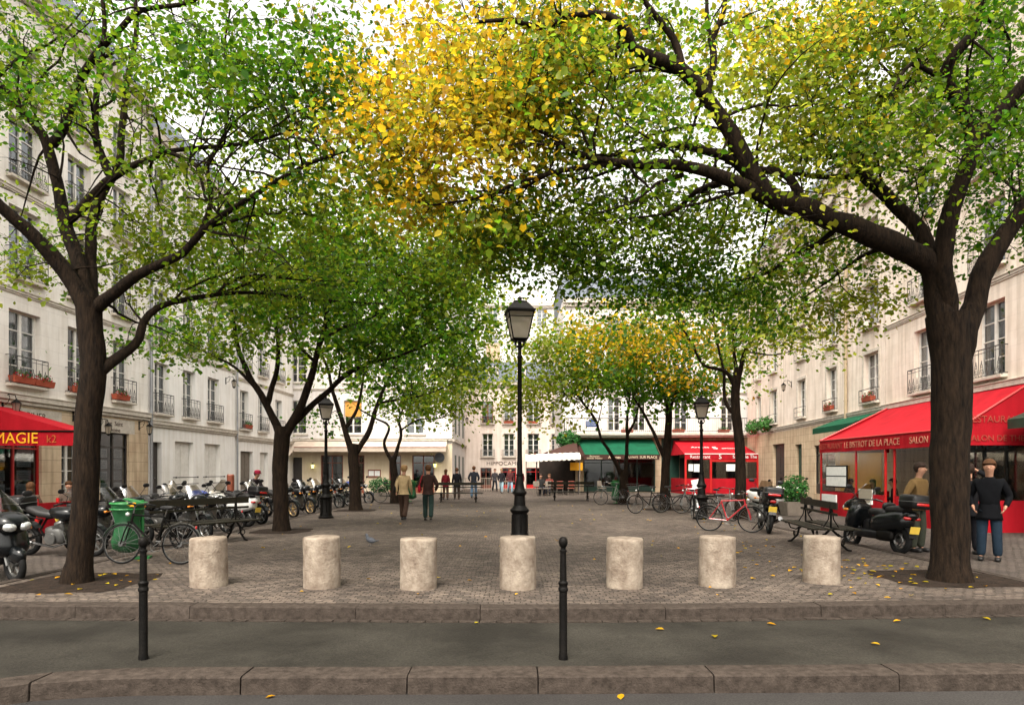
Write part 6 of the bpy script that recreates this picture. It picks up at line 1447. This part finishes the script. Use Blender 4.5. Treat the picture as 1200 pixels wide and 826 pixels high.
tree('plane_tree', 'large dark tree with spreading limbs nearest the camera on the left', [
  ([(90, 690, 9.4), (95, 650, 9.4), (99, 600, 9.4), (101, 540, 9.4), (103, 490, 9.4), (109, 440, 9.4), (106, 390, 9.4), (103, 350, 9.4)], .168, .165),
  ([(103, 365, 9.4), (88, 335, 9.35), (60, 300, 9.2), (30, 268, 9.0), (0, 240, 8.8), (-60, 175, 8.4), (-130, 110, 8.0)], .135, .05),
  ([(103, 360, 9.4), (92, 310, 9.5), (80, 270, 9.6), (70, 230, 9.6), (60, 185, 9.6), (50, 158, 9.55), (25, 130, 9.4), (-5, 95, 9.2), (-50, 60, 9)], .12, .04),
  ([(60, 170, 9.6), (75, 150, 9.55), (88, 105, 9.5), (112, 65, 9.3), (140, 35, 9.1), (165, 13, 9.0), (225, 2, 8.8), (270, -30, 8.6)], .075, .02),
  ([(78, 262, 9.6), (100, 240, 9.4), (125, 213, 9.3), (150, 197, 9.2), (180, 186, 9.1), (197, 178, 9.0), (250, 172, 8.8), (300, 166, 8.6), (350, 150, 8.4)], .07, .015),
  ([(128, 205, 9.4), (115, 170, 9.4), (111, 130, 9.4), (118, 75, 9.3), (123, 30, 9.2), (118, -20, 9.1)], .06, .025),
  ([(108, 350, 9.5), (107, 300, 9.8), (107, 262, 10), (118, 230, 10.1), (140, 195, 10.2), (143, 150, 10.2), (150, 90, 10.2), (160, 40, 10.2), (158, -10, 10.2)], .09, .03),
  ([(110, 362, 9.4), (135, 342, 9.3), (160, 322, 9.2), (190, 308, 9.1), (213, 297, 9.0), (232, 276, 8.9), (250, 260, 8.8), (300, 228, 8.5), (355, 195, 8.2), (420, 172, 7.9)], .095, .018),
  ([(235, 272, 8.9), (248, 235, 8.9), (243, 195, 8.9), (262, 160, 8.9), (268, 120, 8.9), (263, 60, 8.9), (270, 10, 8.8)], .035, .012),
  ([(112, 440, 9.4), (128, 425, 9.5), (150, 410, 9.7), (162, 396, 9.8), (168, 378, 9.9), (187, 360, 10.1), (217, 351, 10.4), (257, 345, 10.8), (300, 343, 11.2), (380, 352, 11.8), (450, 356, 12.4)], .095, .015),
  ([(255, 344, 10.8), (270, 330, 10.9), (300, 322, 11), (350, 328, 11.2), (420, 330, 11.6)], .03, .01),
  ([(197, 178, 9.0), (230, 195, 8.8), (240, 230, 8.7), (255, 250, 8.6), (275, 290, 8.6)], .03, .01)],
 [(60, 20, 8.6, 130, 60, 1.6, 100, GM), (40, 90, 8.8, 90, 60, 1.4, 60, GM), (120, 150, 9.4, 90, 80, 1.4, 70, GO), (60, 280, 9.6, 70, 50, 1.0, 34, GO), (340, 250, 8.8, 70, 40, 1.2, 60, GREEN+OLIVE), (190, 60, 8.6, 110, 70, 1.6, 110, GM), (300, 70, 8.4, 90, 75, 1.6, 150, GREEN), (360, 60, 8.2, 70, 60, 1.4, 90, GREEN), (230, 170, 8.9, 110, 60, 1.5, 80, GO), (330, 190, 8.6, 80, 60, 1.3, 100, GM), (400, 150, 8.0, 50, 70, 1.2, 60, GREEN+YELG),
  (240, 290, 10, 100, 60, 1.3, 110, OLIVE+GREEN), (330, 320, 11, 90, 55, 1.4, 130, GREEN+OLIVE), (420, 330, 11.8, 70, 50, 1.3, 110, GREEN), (80, 300, 9.8, 70, 45, .8, 26, GO), (170, 290, 10, 70, 50, 1.0, 60, OLIVE), (30, 130, 8.8, 60, 60, 1.2, 20, GM), (160, 410, 10.6, 50, 20, .5, 10, GREEN), (240, 410, 12, 60, 25, .8, 26, GREEN+OLIVE)],
 .068, 21, gt, per=21, spread=.25)
tree('plane_tree', 'large dark forked tree nearest the camera on the right', [
  ([(1113, 690, 9.6), (1113, 640, 9.6), (1113, 560, 9.6), (1115, 500, 9.6), (1116, 440, 9.6), (1113, 395, 9.6), (1110, 370, 9.6)], .235, .27),
  ([(1108, 400, 9.6), (1100, 350, 9.6), (1092, 315, 9.5), (1070, 298, 9.4), (1030, 281, 9.2), (985, 260, 9.0), (940, 243, 8.8), (905, 232, 8.6), (888, 215, 8.55), (868, 175, 8.5), (845, 138, 8.5), (825, 107, 8.4), (800, 82, 8.3), (765, 66, 8.2), (742, 57, 8.1), (735, 38, 8.0), (715, 20, 8), (680, 18, 7.9), (633, 33, 7.8), (600, 24, 7.7), (560, 26, 7.6)], .20, .018),
  ([(800, 82, 8.3), (790, 45, 8.3), (762, 12, 8.2), (740, -20, 8.1)], .055, .025),
  ([(828, 110, 8.45), (836, 70, 8.4), (835, 45, 8.4), (848, 15, 8.3), (852, -20, 8.3)], .06, .025), ([(835, 60, 8.4), (829, 25, 8.4), (828, -20, 8.4)], .035, .02),
  ([(925, 238, 8.7), (895, 230, 8.6), (865, 215, 8.5), (830, 202, 8.4), (795, 194, 8.3), (755, 192, 8.2), (715, 190, 8.1), (680, 181, 8.0), (645, 160, 7.9), (600, 135, 7.8)], .12, .014),
  ([(735, 190, 8.1), (700, 194, 8.1), (660, 200, 8.0), (620, 210, 7.9), (560, 232, 7.8), (505, 241, 7.7)], .045, .012), ([(640, 205, 8), (600, 226, 8), (570, 224, 7.9), (540, 225, 7.8)], .025, .008),
  ([(890, 215, 8.7), (862, 190, 8.8), (840, 180, 8.9), (800, 171, 9.0), (765, 172, 9.1), (727, 181, 9.2), (690, 182, 9.3), (640, 178, 9.5)], .085, .012),
  ([(845, 215, 8.6), (815, 225, 8.9), (795, 245, 9.2), (765, 262, 9.5), (730, 285, 9.8), (700, 300, 10)], .05, .012), ([(800, 205, 8.4), (770, 215, 8.3), (745, 235, 8.2), (700, 250, 8.1)], .03, .01),
  ([(945, 247, 8.85), (930, 215, 9.0), (915, 202, 9.1), (890, 198, 9.2), (850, 190, 9.4)], .08, .03),
  ([(1098, 345, 9.7), (1088, 300, 9.8), (1070, 262, 9.9), (1035, 225, 10), (1010, 203, 10), (1000, 182, 10.05), (1012, 150, 10.1), (1015, 130, 10.1), (1005, 112, 10.1), (990, 60, 10.2), (985, 10, 10.2)], .135, .03),
  ([(1016, 148, 10.1), (1035, 118, 10.1), (1060, 102, 10.1), (1090, 92, 10.1)], .04, .03), ([(1035, 118, 10), (1030, 105, 9.9), (1048, 95, 9.8), (1020, 60, 9.7), (1008, 15, 9.6)], .03, .012),
  ([(1010, 205, 10), (970, 208, 9.9), (940, 205, 9.8), (900, 195, 9.7)], .05, .02), ([(1000, 180, 10), (985, 180, 9.9), (970, 185, 9.8), (962, 150, 9.7), (950, 120, 9.6)], .04, .012),
  ([(1108, 370, 9.6), (1105, 310, 9.4), (1112, 260, 9.3), (1125, 215, 9.2), (1138, 182, 9.1), (1140, 160, 9.1), (1125, 125, 9.0), (1108, 95, 8.9), (1115, 68, 8.8), (1135, 45, 8.7), (1148, 15, 8.6), (1150, -30, 8.5)], .145, .05),
  ([(1140, 168, 9.1), (1160, 145, 9.0), (1185, 115, 8.9), (1215, 85, 8.7), (1260, 40, 8.5)], .11, .06), ([(1108, 95, 8.9), (1090, 85, 8.7), (1068, 76, 8.6), (1055, 90, 8.5), (1045, 110, 8.4)], .045, .012), ([(1135, 45, 8.7), (1155, 60, 8.6), (1165, 70, 8.5)], .02, .008),
  ([(1122, 420, 9.6), (1136, 370, 9.6), (1150, 325, 9.55), (1168, 290, 9.5), (1190, 258, 9.4), (1225, 215, 9.2), (1280, 150, 9.0)], .185, .10),
  ([(1155, 315, 9.5), (1175, 285, 9.9), (1190, 240, 10.2), (1180, 200, 10.4)], .05, .015),
  ([(985, 262, 9.0), (960, 285, 9.3), (930, 298, 9.5), (900, 320, 9.8), (860, 330, 10)], .05, .012), ([(1040, 290, 9.2), (1010, 300, 9.6), (970, 330, 10), (940, 350, 10.2)], .04, .01)],
 [(560, 60, 7.8, 120, 80, 1.5, 200, YY+YELG+YELG[:1]), (480, 120, 7.8, 90, 80, 1.4, 150, YY+YELG[:2]), (560, 170, 7.9, 90, 60, 1.5, 150, YM), (500, 225, 8.0, 70, 40, 1.3, 90, YY+YELG), (440, 180, 7.8, 50, 65, 1.1, 60, YY+YELG+GREEN), (620, 110, 7.8, 80, 70, 1.3, 110, YM+GREEN[2:]),
  (650, 90, 8.0, 80, 80, 1.3, 160, YELG+YEL[:2]+GREEN), (720, 130, 8.2, 80, 60, 1.4, 160, GREEN+YELG), (760, 60, 8.3, 90, 70, 1.4, 150, GM+YELG), (640, 250, 9.0, 115, 55, 1.7, 180, GREEN+YELG[:1]+OLIVE), (740, 240, 9.2, 95, 55, 1.6, 150, GREEN+OLIVE), (670, 300, 9.6, 80, 36, 1.2, 125, GREEN+YELG[:1]), (740, 315, 9.8, 80, 42, 1.2, 140, GREEN),
  (850, 265, 9.6, 85, 55, 1.5, 130, GREEN+OLIVE), (590, 290, 9.4, 50, 35, 1.2, 60, GREEN+YELG), (1110, 240, 10.4, 70, 60, 1.0, 70, GREEN), (1190, 150, 9.2, 50, 70, 1.3, 90, GREEN), (1080, 20, 8.6, 90, 40, 1.4, 70, YELG+GREEN), (850, 330, 10, 70, 35, 1.1, 90, GREEN), (900, 110, 9.0, 90, 90, 1.8, 210, YELG+OLIVE), (930, 40, 8.8, 100, 60, 1.6, 150, YELG+YEL[:2]), (1020, 90, 9.0, 90, 80, 1.7, 150, GO+YELG), (1060, 170, 9.6, 80, 60, 1.6, 130, GREEN+OLIVE), (970, 170, 9.6, 80, 60, 1.6, 150, GO+YELG+YEL[:1]),
  (1150, 100, 8.8, 80, 90, 1.6, 190, GREEN), (1190, 230, 9.8, 60, 60, 1.2, 70, GREEN), (960, 300, 10, 80, 45, 1.3, 120, GREEN+YELG), (1000, 350, 10.4, 60, 28, .8, 40, YELG), (940, 380, 10.6, 50, 28, .8, 24, YELG), (1200, 20, 8.5, 80, 60, 1.4, 70, GREEN), (1060, 30, 8.8, 80, 50, 1.3, 90, GO), (660, 20, 8.0, 80, 40, 1.2, 90, YM+GREEN), (600, 250, 8.6, 60, 40, 1.0, 70, GREEN+YELG)],
 .068, 33, gt, per=22, spread=.25, base_flare=1.32)
# middle and far trees
tree('plane_tree', 'dark two stemmed tree just behind the left bench and beside the motorcycles', [
  ([(330, 622, 17.3), (329, 590, 17.3), (328, 550, 17.3), (330, 520, 17.3), (332, 500, 17.3)], .19, .20),
  ([(330, 512, 17.3), (318, 485, 17.3), (305, 462, 17.2), (292, 440, 17.1), (280, 410, 17), (272, 370, 16.9), (262, 340, 16.8)], .12, .03), ([(312, 475, 17.3), (323, 440, 17.5), (326, 410, 17.6), (322, 375, 17.7), (318, 340, 17.8)], .08, .03),
  ([(334, 512, 17.3), (350, 480, 17.2), (362, 450, 17.1), (370, 420, 17), (380, 385, 16.9), (388, 350, 16.8), (420, 318, 16.6), (473, 280, 16.2)], .13, .025),
  ([(340, 500, 17.3), (362, 478, 17.4), (385, 458, 17.6), (405, 440, 17.8), (435, 425, 18), (467, 418, 18.2), (517, 396, 18.6), (560, 385, 19)], .10, .02),
  ([(300, 455, 17.2), (275, 430, 17), (245, 415, 16.8), (215, 400, 16.6)], .05, .015), ([(375, 400, 17), (400, 385, 16.6), (440, 370, 16.2), (470, 345, 15.8)], .05, .015), ([(370, 425, 17), (345, 395, 16.8), (340, 350, 16.6), (350, 310, 16.4)], .05, .015)],
 [(270, 360, 16.5, 80, 45, 2, 120, GREEN+OLIVE), (340, 310, 16.5, 90, 50, 2.2, 170, GREEN), (430, 300, 16.2, 80, 55, 2.2, 180, GREEN+OLIVE), (500, 300, 16.5, 70, 55, 2.2, 170, GREEN+YELG[:2]), (540, 290, 17, 45, 50, 1.8, 80, OLIVE+GREEN), (400, 380, 17, 80, 40, 2, 110, GREEN), (480, 380, 18, 70, 45, 2.2, 130, GREEN), (530, 350, 18, 50, 50, 1.8, 90, GREEN+YELG[:1]), (230, 390, 16.5, 50, 25, 1.3, 45, GREEN), (400, 240, 15.5, 90, 30, 1.5, 90, OLIVE+GREEN), (330, 240, 15.5, 80, 30, 1.5, 50, OLIVE)],
 .135, 41, gt, per=22, spread=.5, near=False)
tree('plane_tree', 'tree in the left row beyond the left lamp post with a forked trunk', [
  ([(417, 598, 26), (416, 575, 26), (415, 550, 26), (414, 535, 26), (415, 520, 26)], .22, .2),
  ([(412, 528, 26), (405, 505, 26), (400, 490, 26), (390, 460, 25.8), (385, 435, 25.6), (375, 410, 25.4)], .13, .04), ([(406, 500, 26), (418, 480, 26.2), (425, 450, 26.4), (428, 420, 26.5)], .08, .03),
  ([(418, 530, 26), (432, 505, 26), (440, 480, 26), (448, 460, 26), (462, 430, 26.2), (478, 400, 26.4)], .12, .04), ([(443, 472, 26), (470, 468, 26.2), (500, 462, 26.5), (530, 450, 26.8)], .05, .02)],
 [(400, 410, 25, 60, 35, 2.4, 80, GREEN+OLIVE), (470, 400, 26, 60, 40, 2.4, 130, GREEN), (510, 440, 26.5, 55, 35, 2.2, 120, GREEN+OLIVE), (380, 490, 26, 25, 15, 1, 12, GREEN), (540, 400, 26, 45, 45, 2.2, 110, GREEN+YELG[:2]), (440, 350, 25, 80, 40, 2.5, 110, GREEN), (560, 350, 25, 30, 60, 2, 60, YELG+GREEN)],
 .17, 43, gt, per=19, spread=.6, near=False)
tree('plane_tree', 'slender tree at the far end of the left row before the corner cafe', [
  ([(463, 588, 31.5), (462, 560, 31.5), (460, 535, 31.5)], .2, .16), ([(459, 540, 31.5), (450, 520, 31.5), (456, 500, 31.5), (440, 490, 31.3), (422, 480, 31)], .09, .03), ([(462, 538, 31.5), (470, 510, 31.6), (468, 490, 31.7), (480, 465, 31.8)], .10, .03), ([(468, 505, 31.6), (490, 492, 31.8), (515, 490, 32), (535, 482, 32)], .05, .02)],
 [(500, 470, 32, 55, 20, 2, 80, OLIVE+GREEN), (460, 450, 32, 50, 25, 2, 60, GREEN), (530, 460, 32, 35, 30, 1.8, 70, OLIVE), (490, 430, 32, 60, 30, 2, 70, GREEN)], .18, 44, gt, per=15, spread=.65, near=False)
tree('plane_tree', 'slim dark tree behind the red bicycle in the right row', [
  ([(868, 606, 21.5), (868, 580, 21.5), (868, 550, 21.5), (866, 515, 21.5), (862, 480, 21.5), (863, 445, 21.5), (866, 432, 21.5)], .19, .13),
  ([(862, 455, 21.5), (850, 435, 21.4), (825, 428, 21.2), (812, 405, 21), (803, 390, 20.8), (785, 368, 20.5)], .075, .02), ([(865, 490, 21.5), (850, 470, 21.6), (848, 435, 21.7), (838, 390, 21.8), (835, 350, 21.9)], .075, .025),
  ([(866, 440, 21.5), (874, 410, 21.4), (892, 385, 21.2), (905, 368, 21), (915, 355, 20.8)], .08, .02), ([(864, 445, 21.5), (860, 410, 21.6), (858, 380, 21.7), (850, 350, 21.8)], .07, .02), ([(874, 412, 21.4), (905, 416, 21), (925, 412, 20.6), (940, 405, 20.3)], .03, .012)],
 [(830, 380, 21, 60, 35, 2, 60, YELG+GREEN), (900, 370, 21, 60, 35, 2, 80, YELG+GREEN), (870, 340, 21, 80, 35, 2.2, 130, GREEN+YELG), (930, 395, 20.5, 35, 18, 1.2, 24, YELG), (790, 350, 21, 50, 30, 1.8, 70, GREEN)], .14, 45, gt, per=16, spread=.5, near=False)
tree('plane_tree', 'tree with dense green and orange leaves before the green door at the back', [
  ([(779, 598, 26.6), (779, 570, 26.6), (781, 535, 26.6), (783, 505, 26.6), (784, 480, 26.6)], .21, .13), ([(778, 535, 26.6), (765, 505, 26.6), (752, 480, 26.6), (742, 465, 26.5)], .09, .03), ([(783, 490, 26.6), (790, 465, 26.6), (800, 440, 26.6)], .08, .03), ([(784, 485, 26.6), (775, 455, 26.7), (765, 430, 26.8)], .07, .03)],
 [(770, 440, 26.5, 70, 30, 2.5, 170, GREEN), (800, 452, 26.5, 45, 18, 2, 60, GREEN), (790, 400, 26.5, 60, 30, 2.3, 110, YEL+GREEN), (800, 440, 25, 25, 12, .8, 22, YEL), (745, 400, 26.5, 50, 30, 2, 90, GREEN+YEL[:1]), (840, 420, 26.5, 40, 30, 2, 60, GREEN+YELG)], .165, 46, gt, per=20, spread=.55, near=False)
tree('plane_tree', 'pale green and yellow crowned tree in front of the green awning', [
  ([(731, 590, 31), (731, 565, 31), (732, 550, 31)], .22, .2), ([(730, 560, 31), (718, 535, 31), (705, 515, 31), (697, 490, 31), (680, 468, 31)], .12, .03), ([(733, 555, 31), (735, 520, 31), (735, 490, 31), (738, 465, 31)], .11, .04), ([(735, 510, 31), (745, 490, 31), (750, 465, 31)], .07, .03)],
 [(690, 420, 31, 60, 45, 2.6, 180, GREEN+OLIVE), (650, 440, 31, 50, 40, 2.4, 130, OLIVE), (620, 460, 31, 35, 28, 2, 70, OLIVE), (720, 442, 31, 50, 22, 2.2, 105, GREEN), (710, 390, 30, 50, 22, 2, 80, YEL+GREEN), (660, 400, 31, 50, 30, 2.4, 80, OLIVE+YELG), (740, 410, 29, 40, 12, 1.5, 40, YEL)], .185, 47, gt, per=19, spread=.65, near=False)
for (x, y, wx, wy) in ((-6.1, 9.45, 1.7, 1.7), (6.35, 9.8, 1.9, 1.6), (-6.0, 17.3, 1.5, 1.5), (-6.1, 26, 1.6, 1.6), (7.4, 21.3, 1.6, 1.6), (6.1, 26.6, 1.8, 1.6), (5.2, 31, 1.6, 1.6), (-5.5, 31.5, 1.6, 1.6)):
    if x < 7: soil_patch(x, y, wx, wy)
# fallen leaves
rg = np.random.default_rng(5); n = 210
X_ = np.concatenate([rg.uniform(-6.5, 7, 110), rg.normal(5.4, .9, 90), rg.normal(5.5, 2.5, 60), rg.normal(-6, .5, 16)]); Y_ = np.concatenate([rg.uniform(8.2, 30, 110), rg.normal(10.2, .8, 90), rg.normal(12, 4, 60), rg.normal(9.4, .5, 16)])
k_ = (Y_ > 8.1) & (X_ < 7) & (X_ > -6.9); X_ = X_[k_]; Y_ = Y_[k_]
Xp = np.array([1.6, 2.9, 4.4, -.4, 3.6, 5.5, 2.1, -2.0, .9]); Yp = np.array([7.2, 7.45, 7.6, 7.5, 6.6, 7.72, 6.9, 5.5, 5.5]); Zp = np.where(Yp > 5.6, ZS+.018, ZR+.012)
P = np.stack([np.concatenate([X_, Xp]), np.concatenate([Y_, Yp]), np.concatenate([np.full(len(X_), .02), Zp])], 1); n = len(P)
Nn = rg.normal(size=(n, 3))*.12+np.array((0, 0, 1)); Nn /= np.linalg.norm(Nn, axis=1)[:, None]
cl = np.array(YEL)[rg.integers(0, 5, n)]*rg.uniform(.5, 1.1, n)[:, None]
tag(leaves_object('fallen_leaves', None, P, Nn, rg.uniform(.05, .10, n), cl, M['plant']), kind='stuff')
